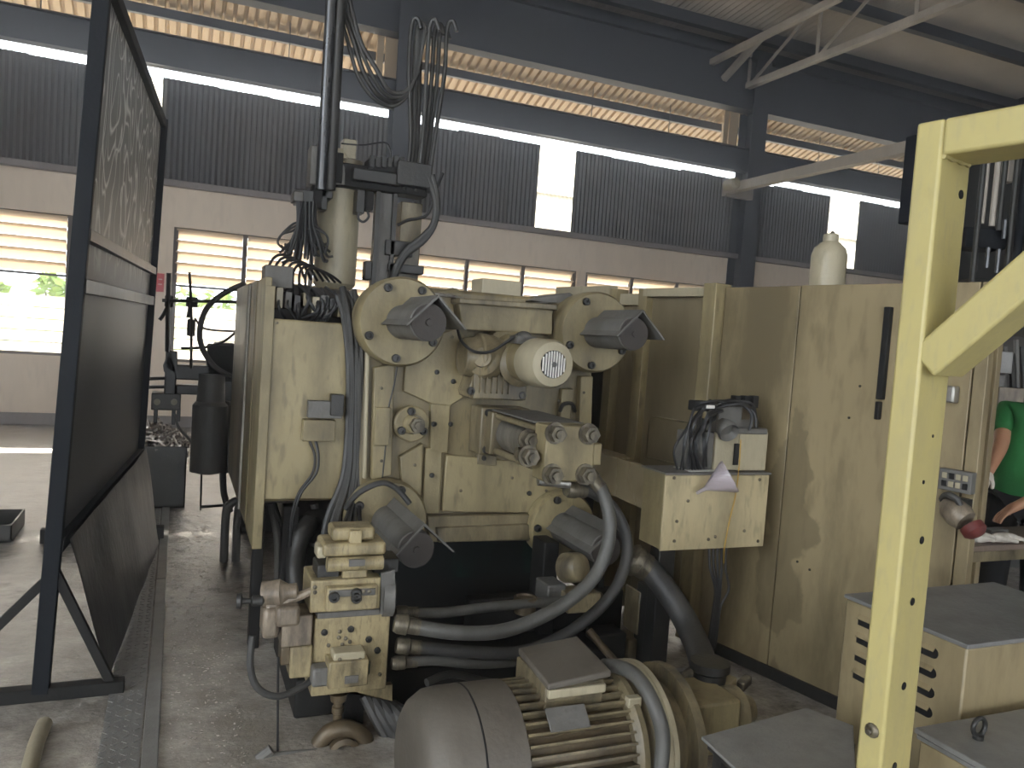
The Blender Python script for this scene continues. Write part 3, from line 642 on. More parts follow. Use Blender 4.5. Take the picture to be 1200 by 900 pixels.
# cylinder with four tie rods towards the viewer
cb = at(668, 532, 2.94); cr0 = V((cb.x, 3.70, cb.z))
cyl = obj('ejector_cylinder', MB().lathe(cr0, ALONGY, [(0, .088), (.66, .088)], n=36), M['steel'], MC, label='worn steel cylinder barrel')
h = .118
obj('rear_head', MB().box(cb.x-.14, cb.x+.125, 3.64, 3.80, cb.z-h, cb.z+h).box(cb.x-.115, cb.x+.115, 3.56, 3.64, cb.z-.105, cb.z+.105), M['beige_dirty'], cyl, bevel=.008)
fh = obj('front_head', MB().box(cb.x-.115, cb.x+.115, 2.94, 3.06, cb.z-h, cb.z+h).box(cb.x+.115, cb.x+.158, 2.95, 3.05, cb.z-.05, cb.z+.045), M['beige'], cyl, bevel=.007)
for sx in (-1, 1):
    for sz in (-1, 1):
        obj('tie_rod', MB().cyl((cb.x+sx*.082, 3.70, cb.z+sz*.085), (cb.x+sx*.082, 3.0, cb.z+sz*.085), .015, n=12), M['beige_dirty'], cyl)
        inst('tie_rod_nut', NUT, (cb.x+sx*.078, 2.94, cb.z+sz*.086), fh)
        inst('head_bolt', SOCK, (cb.x+sx*.105, 3.64, cb.z+sz*.092), cyl)
obj('port_fitting', MB().cyl((cb.x-.105, 3.12, cb.z-.03), (cb.x-.165, 3.12, cb.z-.03), .030, n=12).cyl((cb.x-.15, 3.12, cb.z-.03), (cb.x-.165, 2.99, cb.z-.02), .024, n=12).cyl((cb.x-.10, 3.14, cb.z+.04), (cb.x-.15, 3.10, cb.z+.04), .02, n=10), M['bolt'], cyl)
for k in range(2): inst('port_nut', NUT, (cb.x-.165+.03*k, 3.0+.08*k, cb.z-.02+.06*k), cyl)
obj('lower_fitting', MB().cyl((cb.x-.11, 3.0, cb.z-.125), (cb.x+.03, 2.98, cb.z-.135), .020, n=12), M['steel'], cyl)
# small fittings over the platen face
obj('grease_line', MB().tube(tpx([(466, 425, YP-.06), (462, 450, YP-.05), (455, 480, YP-.05), (452, 520, YP-.05), (448, 560, YP-.05)]), .004, n=6), M['cable'], MC)
obj('grease_line', MB().tube(tpx([(545, 396, YP-.05), (547, 430, YP-.04), (546, 462, YP-.04)]), .005, n=6), M['cable'], MC)
for px, py in ((474, 416), (447, 455), (447, 540), (486, 545), (472, 575), (530, 395), (655, 470), (684, 460), (600, 560), (640, 575), (540, 575)): inst('cap_screw', SCREW, at(px, py, YP-.05), pl)
obj('lifting_ring', MB().tube(tpx([(656, 482, YP-.04), (660, 474, YP-.06), (670, 473, YP-.06), (674, 482, YP-.04)]), .010, n=8), M['dark'], MC)
obj('gearbox_cover', MB().lathe(at(566, 420, 3.60), (-.5, -1, .15), [(0, .085), (.02, .085), (.03, .07), (.035, .05), (.05, .045), (.05, 0)], n=26), M['beige_dirty'], gm)
for k in range(6): obj('gearbox_rib', MB().box(gl.x+.01+.03*k, gl.x+.018+.03*k, 3.585, 3.62, gb.z-.17, gb.z-.02), M['beige_dirty'], gm)
obj('cylinder_guard', MB().box(cb.x-.12, cb.x+.12, 3.06, 3.56, cb.z+.112, cb.z+.120), M['cover'], cyl, bevel=.002)
obj('cable_loop', MB().tube(tpx([(405, 596, 3.62), (420, 578, 3.58), (446, 566, 3.55), (464, 572, 3.55), (480, 590, 3.55)]), .014, n=8), M['rubber'], MC)
for k in range(4): obj('bundle_cable', MB().tube(tpx([(412+3*k, 590, 3.7), (404+6*k, 612, 3.6), (392+12*k, 640, 3.4), (384+14*k, 668, 3.3)]), .010, n=7), M['cable'], MC)
for k in range(3): obj('slack_cable', MB().tube(tpx([(322+18*k, 590, 4.3), (330+20*k, 612+6*k, 4.2), (350+16*k, 632, 4.1), (372+8*k, 640, 3.9)]), .011, n=7), M['rubber'], MC)
# tie bars, rear platen and bed behind
for px, py in ((462, 377), (683, 389), (446, 606), (650, 612)):
    c = at(px, py, YP); obj('tie_bar', MB().cyl((c.x, YP+.4, c.z), (c.x, 6.6, c.z), .055, n=20), M['chrome'], MC)
obj('moving_platen', MB().box(PX0+.06, PX1-.06, 5.5, 5.9, .62, 1.72), M['beige_dirty'], MC, bevel=.02)
obj('toggle_housing', MB().box(PX0+.30, PX1-.30, 4.25, 5.5, .78, 1.55), M['dark'], MC, bevel=.02)
# side casing left of the platen, with an open top showing wiring
CY0, CY1 = 3.86, 5.7
cx0, cx1 = at(305, 450, CY0).x, at(413, 450, CY0).x
cz0, cz1 = at(305, 588, CY0).z, at(315, 327, CY0).z
czm = at(360, 376, CY0).z
sc = obj('side_casing', MB().box(cx0+.03, cx1, CY0, CY0+.06, cz0, czm).box(cx0+.03, cx1, CY0+.30, CY1, cz0, cz1).box(cx0+.03, cx1, CY0, CY1, cz0, cz0+.02), M['beige'], MC, bevel=.008)
# left edge: three vertical folded strips seen at a slant
lz0 = at(290, 622, 4.2).z
for k, (ya, yb, xo) in enumerate(((CY0, 4.25, 0.0), (4.25, 4.62, -.004), (4.63, CY1, -.010))):
    obj('casing_strip', MB().box(cx0+xo, cx0+.03, ya+.004, yb-.004, lz0 + .02*k, cz1+.01), M['beige'], sc, bevel=.004)
obj('casing_strip', MB().box(cx0, cx0+.045, CY0-.012, CY0+.01, lz0, czm+.15), M['beige'], sc, bevel=.003)
obj('trim_edge', MB().cyl((cx0-.006, 4.62, lz0+.02), (cx0-.006, 4.62, cz1), .012, n=8), M['steel'], sc)
inst('casing_screw', SCREW, (cx0+.06, CY0, czm-.02), sc); inst('casing_screw', SCREW, (cx1-.05, CY0, czm-.02), sc)
# innards of the open top
wb = obj('wiring_bay', MB().box(cx0+.02, cx1, CY0+.22, CY0+.30, czm-.02, cz1-.01), M['cover_end'], sc)
rnd = random.Random(11)
for k in range(9):
    x = cx0+.06+.042*k; z = rnd.uniform(czm+.03, cz1-.10); w = rnd.uniform(.025, .05)
    obj('connector', MB().box(x, x+w*.8, CY0+.08, CY0+.23, z, z+rnd.uniform(.05, .10)), M[('tank', 'cover', 'dark', 'beige_dirty')[k % 4]], wb, bevel=.003)
mb = MB()
for k in range(16):
    x = cx0+.07+rnd.random()*.36; z = cz1-rnd.uniform(0, .06)
    mb.tube([(x, CY0+.16, z), (x+rnd.uniform(-.04, .06), CY0+.06, z-.07), (x+rnd.uniform(-.06, .08), CY0+.10, czm+.0)], .006+.004*rnd.random(), n=6)
obj('wiring', mb, M['cable'], wb, kind='stuff')
mb = MB()
for k in range(7):
    x = cx0 + .02 + k*.03
    mb.tube([(x+.02, CY0+.2, cz1-.1), (x+.005, CY0+.18, cz1+.05), (x+.05, CY0+.2, cz1+.13-.008*k), (x+.14, CY0+.25, cz1+.12-.01*k), (x+.20, CY0+.3, cz1+.03)], .007, n=6)
obj('wiring', mb, M['cable'], wb, kind='stuff')
obj('cap_block', MB().box(at(310, 320, 4).x, at(343, 320, 4).x, 3.98, 4.15, cz1-.03, at(330, 312, 4).z), M['cover'], sc, bevel=.004)
# little junction box with leads on the casing front
jx0, jx1 = at(355, 500, CY0-.05).x, at(393, 500, CY0-.05).x
jb = obj('lead_box', MB().box(jx0, jx1, CY0-.06, CY0, at(370, 517, CY0-.05).z, at(370, 492, CY0-.05).z), M['beige'], MC, bevel=.004, label='small beige lead box')
obj('bracket', MB().box(jx0+.02, jx1+.03, CY0-.05, CY0, at(370, 490, CY0-.05).z, at(370, 470, CY0-.05).z), M['cover'], jb, bevel=.003)
obj('clip', MB().box(jx1-.03, jx1+.03, CY0-.075, CY0-.02, at(370, 486, CY0-.05).z, at(370, 461, CY0-.05).z), M['dark'], jb, bevel=.003)
for k, dx in enumerate((0, 7)):
    obj('lead', MB().tube(tpx([(363+dx, 517, 3.82), (369+dx*.6, 535, 3.8), (366+dx*.6, 555, 3.8), (350+dx*.4, 578, 3.8), (342+dx*.3, 605, 3.82), (340, 640, 3.85)]), .0065), M['cable'], jb)
# thick bundle of cables between casing and platen
rnd = random.Random(5)
for k in range(9):
    o1 = k*3.4
    obj('bundle_cable', MB().tube(tpx([(396+o1*.8, 345+rnd.uniform(-8, 8), 3.9), (404+o1*.7, 375, 3.85-.02*(k % 3)), (409+o1*.55, 430, 3.82), (408+o1*.6, 500, 3.83), (402+o1*.9, 560, 3.82), (380+o1*2.2+rnd.uniform(-6, 6), 610, 3.8), (376+o1*2.2, 668, 3.8)]), .012+.006*rnd.random(), n=8), M['rubber'], MC)
# legs and plumbing under the casing
for px, w in ((305, .05), (341, .075)):
    a = at(px, 592, 4.0)
    obj('leg', MB().box(a.x-w/2, a.x+w/2, 3.97, 4.05, 0, a.z), M['black'], MC, bevel=.005)
for k, (px0, px1, yy) in enumerate(((318, 325, 4.4), (356, 352, 4.3), (368, 380, 4.1), (390, 398, 4.0))):
    a = at(px0, 590, yy); b = at(px1, 690, yy); obj('pipe', MB().tube([a, a.lerp(b, .5)+V((.02, 0, 0)), V((b.x, yy, .0))], .022, n=10), M['rubber' if k % 2 else 'cover'], MC)
obj('sump_motor', MB().lathe((.72, 4.35, .50), ALONGY, [(0, .17), (.28, .17), (.32, .14), (.32, 0)], n=28), M['dark'], MC)
obj('elbow_pipe', MB().tube([(.66, 4.0, .62), (.60, 3.95, .55), (.585, 3.95, .40), (.60, 3.9, .26)], .05, n=14), M['dark'], MC)

# ------------------------------------------------------------------ big hydraulic hoses in front
def hose(pts, r, mat, parent, ends=True, label=None):
    P = tpx(pts); h = obj('hydraulic_hose', MB().tube(P, r, n=14, sub=8), M[mat], parent, label=label)
    if ends:
        for a, b in ((P[0], P[1]), (P[-1], P[-2])):
            d = (b-a).normalized()
            obj('hose_ferrule', MB().lathe(a - d*.02, d, [(0, r*1.1), (.015, r*1.35), (.05, r*1.35), (.055, r*1.12), (.10, r*1.12)], n=12), M['bolt'], h)
    return h
hose([(690, 556, 3.02), (704, 572, 2.98), (714, 605, 2.94), (712, 640, 2.92), (697, 675, 2.90), (668, 703, 2.88), (630, 725, 2.86), (585, 740, 2.85), (530, 741, 2.86), (468, 731, 2.9)], .029, 'hose', MC, label='front grey hose')
hose([(668, 574, 3.0), (694, 577, 3.02), (718, 595, 3.04), (733, 625, 3.02), (734, 655, 3.0), (722, 688, 2.97), (700, 715, 2.95), (660, 745, 2.92), (610, 764, 2.92), (545, 764, 2.93), (470, 757, 2.96)], .026, 'rubber', MC, label='second black hose')
hose([(465, 777, 2.93), (510, 774, 2.92), (560, 778, 2.93), (620, 774, 2.98), (660, 765, 3.05)], .020, 'hose', MC)
hose([(468, 718, 3.1), (520, 718, 3.12), (575, 711, 3.14), (635, 706, 3.18), (700, 700, 3.3)], .022, 'hose', MC)
hose([(500, 800, 3.0), (530, 790, 3.05), (580, 800, 3.1), (660, 800, 3.15)], .016, 'rubber', MC, ends=False)
hose([(742, 655, 3.15), (762, 668, 3.12), (790, 705, 3.0), (812, 745, 2.85), (824, 780, 2.60), (818, 806, 2.42)], .057, 'rubber', MC, label='thick black suction hose at right')
# clutter seen between the hoses
mb = MB()
obj('valve_cap', MB().lathe(at(616, 705, 3.2), (0, 0, 1), [(-.05, .05), (0, .05), (.004, .056), (.02, .056), (.024, .045), (.015, .04), (.015, 0)], n=24), M['brown'], MC)
c = at(672, 665, 3.25); obj('pilot_valve', MB().lathe(c, (.4, -1, .3), [(-.05, .07), (.03, .07), (.05, .06), (.065, .03), (.065, 0)], n=22), M['beige_dirty'], MC)
for (px0, py0, px1, py1, Y0, mat) in ((640, 685, 664, 718, 3.3, 'cover'), (665, 695, 705, 720, 3.22, 'beige_dirty'), (700, 640, 712, 690, 3.35, 'dark'), (735, 746, 782, 775, 3.3, 'beige_dirty'), (700, 742, 735, 775, 3.25, 'dark'), (757, 690, 772, 790, 3.2, 'dark'), (746, 694, 753, 745, 3.3, 'beige_dirty')):
    a = at(px0, py1, Y0); b = at(px1, py0, Y0)
    obj('manifold_block', MB().box(a.x, b.x, Y0, Y0+.14, a.z, b.z), M[mat], MC, bevel=.008)
obj('rusty_pipe', MB().tube(tpx([(690, 738, 3.1), (706, 758, 3.05), (722, 776, 3.0)]), .018, n=10), M['brown'], MC)
obj('dark_frame', MB().box(1.35, 2.2, 3.5, 3.58, .10, .34).box(1.70, 1.78, 3.45, 3.6, .0, .62), M['black'], MC, bevel=.006)
for a, b in (((575, 635, 4.3), (700, 740, 3.5)), ((600, 632, 4.3), (690, 690, 3.7))):
    obj('slant_rod', MB().cyl(at(*a), at(*b), .025, n=10), M['dark'], MC)

# ------------------------------------------------------------------ valve stack at the front left
VY = 2.95
vs = thing('valve_manifold', 'dirty beige stack of hydraulic valves at the lower front of the big machine', 'valve', (at(410, 740, VY).x, VY+.1, 0))
def pb(name, x0, y0, x1, y1, Y, t, mat='valve', par=None, bev=.006, label=None):   # block whose front shows between two pixels
    a = at((x0+x1)/2 - (x1-x0)/2, (y0+y1)/2, Y); b = at(x1, (y0+y1)/2, Y); zt = at((x0+x1)/2, y0, Y).z; zb = at((x0+x1)/2, y1, Y).z
    return obj(name, MB().box(a.x, b.x, Y, Y+t, zb, zt), M[mat], par or vs, bevel=bev, label=label)
pl2 = pb('manifold_plate', 367, 722, 455, 812, VY, .20, 'valve')
for px, py in ((380, 741), (411, 737), (432, 749), (442, 762), (398, 740), (397, 747), (405, 748), (401, 755), (410, 752), (385, 756), (445, 790)):
    inst('port', PLUG if px in (411, 432, 442, 380) else SCREW, at(px, py, VY), pl2)
q = [(395, 809), (460, 802), (460, 822)]
obj('support_plate', MB().prism([at(*p, VY+.03) for p in q] + [at(395, 806, VY+.03)], (0, .03, 0)), M['valve'], vs, bevel=.002)
sv = pb('pilot_valve', 385, 775, 432, 806, VY-.09, .09)
pb('valve_top', 391, 765, 428, 780, VY-.075, .075, 'tank', sv)
pb('name_plate', 404, 792, 420, 801, VY-.093, .004, 'cover', sv, .001)
for px in (398, 422): inst('cap_screw', SCREW, at(px, 773, VY-.076), sv)
pb('solenoid', 366, 784, 386, 806, VY-.07, .07, 'cover', sv, .01)
pb('coil_lead', 420, 776, 434, 792, VY-.085, .06, 'teal', sv, .006)
mid = pb('valve_body', 364, 679, 446, 716, VY-.02, .20, 'valve')
pb('body_step', 383, 688, 443, 716, VY-.055, .04, 'valve', mid)
pb('marking_strip', 386, 691, 440, 699, VY-.06, .006, 'cover', mid, .002)
for px, py in ((369, 688), (369, 694), (391, 699), (417, 695), (426, 693), (433, 693), (417, 700)): inst('cap_screw', SOCK if px in (391, 417) else SCREW, at(px, py, VY-.058), mid)
pb('spacer_plate', 372, 716, 446, 724, VY-.0, .18, 'cover', mid)
obj('side_disc', MB().lathe(at(451, 697, VY+.03), (1, -.12, 0), [(-.012, .082), (.03, .082), (.035, .07), (.035, 0)], n=32), M['cover'], vs)
obj('side_bracket', MB().prism([at(447, 672, VY-.03), at(463, 668, VY-.03), at(462, 716, VY-.03), at(446, 720, VY-.03)], (0, .012, 0)), M['cover'], vs)
dv = pb('directional_valve', 402, 650, 431, 685, VY, .16, 'valve')
pb('cross_head', 379, 637, 453, 652, VY-.04, .16, 'valve', dv, .012)
pb('top_cap', 390, 619, 440, 634, VY-.01, .12, 'valve', dv, .012)
pb('riser', 410, 622, 425, 640, VY-.03, .10, 'valve', dv)
c = at(416, 660, VY-.02); obj('spool_cylinder', MB().cyl(c + V((-.105, 0, 0)), c + V((.105, 0, 0)), .028, n=18), M['valve'], dv)
pb('name_plate', 409, 656, 428, 664, VY-.05, .03, 'cover', dv, .002)
pb('knob_valve', 372, 641, 383, 655, VY-.02, .08, 'tank', dv, .008)
pb('dark_block', 372, 662, 398, 678, VY+.02, .12, 'dark', vs)
pb('dark_block', 438, 655, 468, 672, VY+.04, .12, 'dark', vs)
# left hand valves
lv = pb('relief_valve', 330, 722, 366, 758, VY-.02, .14, 'pinkish')
pb('valve_cap', 324, 712, 352, 736, VY-.06, .10, 'pinkish', lv, .014)
pb('valve_cap', 308, 714, 328, 750, VY-.03, .12, 'pinkish', lv, .016)
pb('valve_body', 340, 758, 366, 795, VY-.02, .12, 'valve', lv, .008)
pb('valve_foot', 329, 758, 342, 780, VY, .08, 'brown', lv, .006)
c = at(322, 695, VY+.02); obj('filter_bowl', MB().lathe(c, (1, -.2, .1), [(-.05, .02), (-.045, .045), (.02, .05), (.05, .03), (.08, .03), (.085, 0)], n=18), M['pinkish'], vs)
obj('adjuster_stem', MB().tube(tpx([(312, 712, VY), (340, 703, VY), (366, 692, VY)]), .016, n=10), M['pinkish'], vs)
kn = at(284, 704, VY); obj('adjuster_knob', MB().lathe(kn + V((-.02, 0, 0)), (1, -.1, 0), [(0, .026), (.015, .03), (.02, .012), (.05, .010), (.055, .02), (.09, .02), (.10, 0)], n=16), M['dark'], vs)
obj('loop_hose', MB().tube(tpx([(296, 745, VY), (293, 780, VY-.02), (302, 806, VY-.03), (325, 816, VY-.03), (352, 806, VY), (366, 796, VY+.02)]), .013, n=9), M['rubber'], vs)
obj('drip_line', MB().cyl(at(326, 770, VY+.02), at(325, 885, VY+.02), .005, n=6), M['cable'], vs)
# elbow and return line below
obj('drop_stem', MB().lathe(at(397, 812, VY+.06), (0, 0, -1), [(0, .035), (.03, .03), (.035, .018), (.05, .018), (.055, .024), (.075, .024), (.08, .018), (.14, .02)], n=16), M['brown'], vs)
a = at(400, 872, VY+.04); obj('return_elbow', MB().tube([a + V((-.09, 0, .01)), a + V((-.05, -.01, .06)), a + V((.02, -.02, .07)), a + V((.085, -.02, .02)), a + V((.08, -.02, -.05)), a + V((.03, -.01, -.09))], .034, n=14), M['brown'], vs)
obj('return_flange', MB().lathe(a + V((.0, -.03, -.01)), ALONGY, [(0, .06), (.03, .06), (.035, .04), (.02, .03)], n=22), M['brown'], vs)
obj('drain_rod', MB().cyl(at(302, 888, VY), at(372, 882, VY), .016, n=10).cyl(at(302, 890, VY), at(318, 878, VY), .02, n=10), M['cover'], vs)
obj('support_leg', MB().box(a.x+.02, a.x+.10, VY+.12, VY+.20, 0, at(410, 800, VY).z), M['black'], vs)
for k in range(5):
    obj('low_hose', MB().tube(tpx([(428+k*8, 815+k*3, 3.05), (446+k*10, 850, 3.0-.02*k), (478+k*9, 905+4*k, 2.95)]), .026, n=10), M['rubber'], vs)

# ------------------------------------------------------------------ pump motor in the foreground
MYc = 2.30
mc = at(600, 893, MYc); MR = 0.238
mz = at(560, 812, MYc - .02).z - MR
mz = max(mz, 0.245)
x0 = at(482, 860, MYc).x; x1 = at(590, 860, MYc).x; x2 = at(712, 860, MYc).x; x3 = at(735, 860, MYc).x; x4 = at(800, 860, MYc).x
pm = thing('pump_motor', 'large dusty electric pump motor with finned body on floor at bottom centre', 'motor', ((x0+x4)/2, MYc, 0))
AX = V((1, 0, 0))
obj('fan_cowl', MB().lathe(V((x0, MYc, mz)), AX, [(0, .10), (0, MR-.06), (.02, MR-.03), (.06, MR-.005), (.10, MR), (x1-x0, MR), (x1-x0, MR-.02)], n=56), M['cowl'], pm, label='smooth brown-grey fan cowl')
obj('cowl_seam', MB().lathe(V((x0+.17, MYc, mz)), AX, [(0, MR+.001), (.003, MR+.003), (.006, MR+.001)], n=56), M['hole'], pm)
obj('body', MB().lathe(V((x1-.01, MYc, mz)), AX, [(0, MR-.035), (x2-x1, MR-.035)], n=56), M['brown'], pm)
nf = 44
fin = mesh_from(MB().box(0, x2-x1-.02, -.004, .004, -.04, 0), mat=M['beige_dirty'])
for k in range(nf):
    a = 2*math.pi*k/nf
    fo = inst('cooling_fin', fin, (x1+.005, MYc - math.sin(a)*(MR-.003), mz + math.cos(a)*(MR-.003)), pm, rot=(a, 0, 0))
obj('end_shield', MB().lathe(V((x2-.02, MYc, mz)), AX, [(0, MR-.01), (.02, MR+.005), (.04, MR+.005), (.06, MR-.03), (.065, .12)], n=48), M['beige_dirty'], pm)
obj('shield_lug', MB().box(x2-.02, x2+.03, MYc-MR*.62, MYc-MR*.5, mz+MR*.76, mz+MR*.9), M['tank'], pm, bevel=.004)
ad = obj('adapter_flange', MB().lathe(V((x3, MYc, mz)), AX, [(-.015, MR-.04), (-.015, MR+.015), (.0, MR+.02), (.018, MR+.02), (.02, MR+.012), (.024, MR+.02), (.042, MR+.02), (.045, MR-.06)], n=56), M['tank'], pm, label='pale twin flange rings')
obj('adapter', MB().lathe(V((x3+.03, MYc, mz)), AX, [(0, MR-.05), (.10, MR-.06), (.10, MR+.0), (.135, MR+.0), (.14, .10)], n=48), M['beige_dirty'], pm)
obj('foot', MB().box(x1+.04, x1+.14, MYc-.22, MYc+.22, 0, .06).box(x2-.14, x2-.04, MYc-.22, MYc+.22, 0, .06).box(x1+.04, x2-.04, MYc-.14, MYc+.14, .0, mz-.17), M['black'], pm, bevel=.004)
obj('name_plate', MB().obox(V((at(675, 850, 2.08).x, MYc - math.sin(.72)*(MR+.012), mz + math.cos(.72)*(MR+.012))), AX, (0, math.cos(.72), math.sin(.72)), (0, -math.sin(.72), math.cos(.72)),   .14, .075, .006), M['cover'], pm, bevel=.002)
# terminal box on top
tx0, tx1 = at(650, 800, 2.2).x, at(712, 790, 2.2).x
tz = mz + MR - .055
tb = obj('terminal_box', MB().box(tx0-.03, tx1-.01, MYc-.10, MYc+.14, tz, tz+.085), M['beige_dirty'], pm, bevel=.006)
T0 = V(((tx0+tx1)/2, MYc, tz+.085))
obj('box_lid', MB().prism([V((tx0-.035, MYc-.125, tz+.078)), V((tx1+.0, MYc-.125, tz+.10)), V((tx1+.0, MYc+.12, tz+.125)), V((tx0-.035, MYc+.12, tz+.10))], (0, 0, .022)), M['cowl'], tb, bevel=.006)
obj('lid_flange', MB().box(tx0-.025, tx1-.01, MYc-.115, MYc+.10, tz+.045, tz+.075), M['tank'], tb, bevel=.004)
obj('motor_hose', MB().tube(tpx([(708, 780, 2.3), (727, 782, 2.22), (748, 795, 2.12), (768, 830, 2.03), (777, 870, 2.0), (770, 930, 1.98)]), .024, n=12), M['hose'], tb, label='grey conduit')
# pump at its end
pu = obj('pump_body', MB().box(x4-.03, x4+.17, MYc-.10, MYc+.12, mz-.06, mz+.13), M['beige'], pm, bevel=.010)
obj('pump_head', MB().lathe(V((x4+.17, MYc, mz+.04)), AX, [(0, .09), (.06, .09), (.08, .06), (.12, .05)], n=22), M['beige_dirty'], pm)
obj('pump_port', MB().lathe(V((at(818, 830, MYc+.15).x, MYc+.1, mz+.05)), Z, [(0, .085), (.03, .085), (.035, .065), (.10, .062), (.11, .075), (.14, .075)], n=24), M['dark'], pm)
for px, py, s in ((850, 805, .05), (862, 828, .045), (842, 790, .03), (790, 812, .05), (872, 800, .035)):
    c = at(px, py, MYc+.06); obj('pump_fitting', MB().obox(c, (1, .3, .4), (-.3, 1, 0), (0, 0, 1), s*1.6, s, s), M['beige' if s > .04 else 'bolt'], pm, bevel=.006)
obj('pump_pipe', MB().tube(tpx([(745, 788, 2.7), (785, 790, 2.6), (806, 787, 2.6)]), .022, n=10), M['cover'], pm)
# ------------------------------------------------------------------ spray robot and accumulators above the machine
def vert(px, py0, py1, Y):                          # vertical line through a pixel, between two picture heights
    a = at(px, (py0+py1)/2, Y); return V((a.x, Y, at(px, py1, Y).z)), V((a.x, Y, at(px, py0, Y).z))
a, b = vert(395, 212, 335, 4.75)
t = thing('accumulator', 'tall pale beige cylinder with tapered neck standing on the side casing top', 'gas cylinder', (a.x, 4.75, 1.825))
obj('shell', MB().lathe((a.x, 4.75, 1.825), Z, [(0, .10), (.03, .122), (b.z-1.845, .122), (b.z-1.775, .115), (b.z-1.695, .06), (b.z-1.645, .045)], n=32), M['tank'], t)
obj('neck', MB().lathe((a.x+.04, 4.75, b.z-.10), Z, [(0, .045), (.14, .045), (.16, .09), (.22, .09), (.23, .05)], n=20), M['beige_dirty'], t)
obj('valve_box', MB().box(a.x-.0, a.x+.075, 4.7, 4.8, b.z+.13, b.z+.24), M['tank'], t, bevel=.004)
RY = 4.55
ra = at(440, 210, RY)
rb = thing('spray_robot', 'dark vertical spray robot with rods and hanging hoses above the beige machine', 'robot', (ra.x, RY, 1.6))
for px, w in ((373, .030), (384, .028)):
    a = at(px, 215, RY); obj('guide_rod', MB().cyl((a.x, RY-.1, a.z-.05), (a.x, RY-.1, 3.75), w, n=16), M['chrome'] if px == 373 else M['dark'], rb)
for px in (392,):
    a = at(px, 60, RY); obj('air_line', MB().cyl((a.x-.05, RY-.08, 2.75), (a.x-.05, RY-.08, 3.7), .010, n=8), M['cable'], rb)
def rbox(name, x0, y0, x1, y1, Y, t, mat='dark', par=None, bev=.005):
    a = at(x0, (y0+y1)/2, Y); b = at(x1, (y0+y1)/2, Y); zt = at((x0+x1)/2, y0, Y).z; zb = at((x0+x1)/2, y1, Y).z
    return obj(name, MB().box(a.x, b.x, Y, Y+t, zb, zt), M[mat], par or rb, bevel=bev)
car = rbox('carriage', 371, 166, 392, 232, RY-.05, .16, 'dark')
rbox('carriage_plate', 364, 170, 372, 216, RY-.08, .14, 'cover', car)
rbox('carriage_block', 388, 178, 402, 214, RY-.04, .2, 'black', car)
rbox('carriage_block', 374, 222, 384, 246, RY-.05, .1, 'dark', car)
q = [at(388, 170, RY-.03), at(404, 196, RY-.03), at(404, 216, RY-.03), at(388, 216, RY-.03)]
obj('gusset', MB().prism(q, (0, .02, 0)), M['cover'], car)
cb2 = rbox('cross_beam', 396, 197, 502, 224, RY, .14, 'black', None, .008)
rbox('beam_cover', 414, 200, 470, 214, RY-.05, .06, 'dark', cb2)
rbox('beam_cover', 466, 190, 506, 218, RY-.07, .1, 'dark', cb2)
rbox('valve_island', 432, 188, 470, 202, RY-.02, .12, 'black', cb2)
for k in range(6): rbox('valve_coil', 434+7*k, 182+(k % 2)*2, 439+7*k, 196, RY-.03, .06, 'dark', cb2, .002)
rbox('hanging_clamp', 418, 222, 428, 250, RY, .1, 'dark'); rbox('hanging_clamp', 430, 224, 438, 246, RY-.03, .1, 'black')
obj('hook', MB().tube(tpx([(421, 248, RY), (420, 256, RY), (426, 260, RY), (432, 254, RY), (430, 246, RY)]), .007), M['cable'], rb)
a, b = vert(447, 226, 335, RY+.1); obj('column', MB().box(a.x-.045, a.x+.045, RY+.05, RY+.16, 1.57, b.z), M['cover'], rb, bevel=.004, label='dark grey column')
for dx in (-.05, .05): obj('column_rail', MB().box(a.x+dx-.012, a.x+dx+.012, RY+.02, RY+.06, 1.57, b.z), M['dark'], rb)
a, b = vert(477, 238, 335, RY+.15); obj('column', MB().box(a.x-.062, a.x+.068, RY+.1, RY+.24, 1.57, b.z), M['beige_dirty'], rb, bevel=.006, label='beige column')
rbox('column_bracket', 452, 282, 484, 300, RY+.02, .1, 'dark'); rbox('column_bracket', 455, 310, 497, 320, RY+.02, .1, 'dark'); rbox('column_clamp', 428, 306, 436, 328, RY+.02, .08, 'dark')
# upright bundle of lines at right, bent at the top
rnd = random.Random(2)
for k in range(7):
    px = 484 + 4.6*k; top = 22 + (k % 3)*5
    a = at(px, 120, RY+.02*(k % 3))
    y = RY + .03*(k % 3)
    obj('upright_line', MB().tube([(a.x-.02, y, 2.42), (a.x, y, 2.7), (a.x+.012*(k-3), y, 3.1), (a.x+.012*(k-3), y, at(px, top+10, y).z), (a.x+.012*(k-3)+.025, y-.02, at(px, top, y).z), (a.x+.012*(k-3)+.05, y-.03, at(px, top+12, y).z)], .013, n=8), M['rubber' if k % 2 else 'dark'], rb)
for k in range(4):
    obj('swag_hose', MB().tube(tpx([(388+k*4, -40, RY-.05), (397+k*5, 10, RY-.05), (408+k*8-k*k, 50, RY-.05), (420+k*7, 90-3*k, RY-.05), (440+k*5, 117-4*k, RY-.03), (462+k*3, 124-5*k, RY), (480+k*2, 108-5*k, RY), (487+k*2, 80-6*k, RY), (489+k*3, 34, RY)]), .011+.003*(k % 2), n=8), M['rubber' if k != 1 else 'dark'], rb)
for k in range(2):
    obj('loop_hose', MB().tube(tpx([(500+k*6, 205, RY-.05), (510+k*2, 235, RY-.06), (508+k*1, 262, RY-.07), (494+k*2, 279+3*k, RY-.06), (478, 292+4*k, RY-.04), (466+k*2, 310, RY-.02), (460, 330, RY)]), .02, n=10), M['rubber'], rb)
obj('loop_hose', MB().tube(tpx([(466, 264, RY), (478, 258, RY), (490, 256, RY-.02), (502, 250, RY-.03), (510, 225, RY-.03), (519, 203, RY-.02)]), .009, n=8), M['cable'], rb)
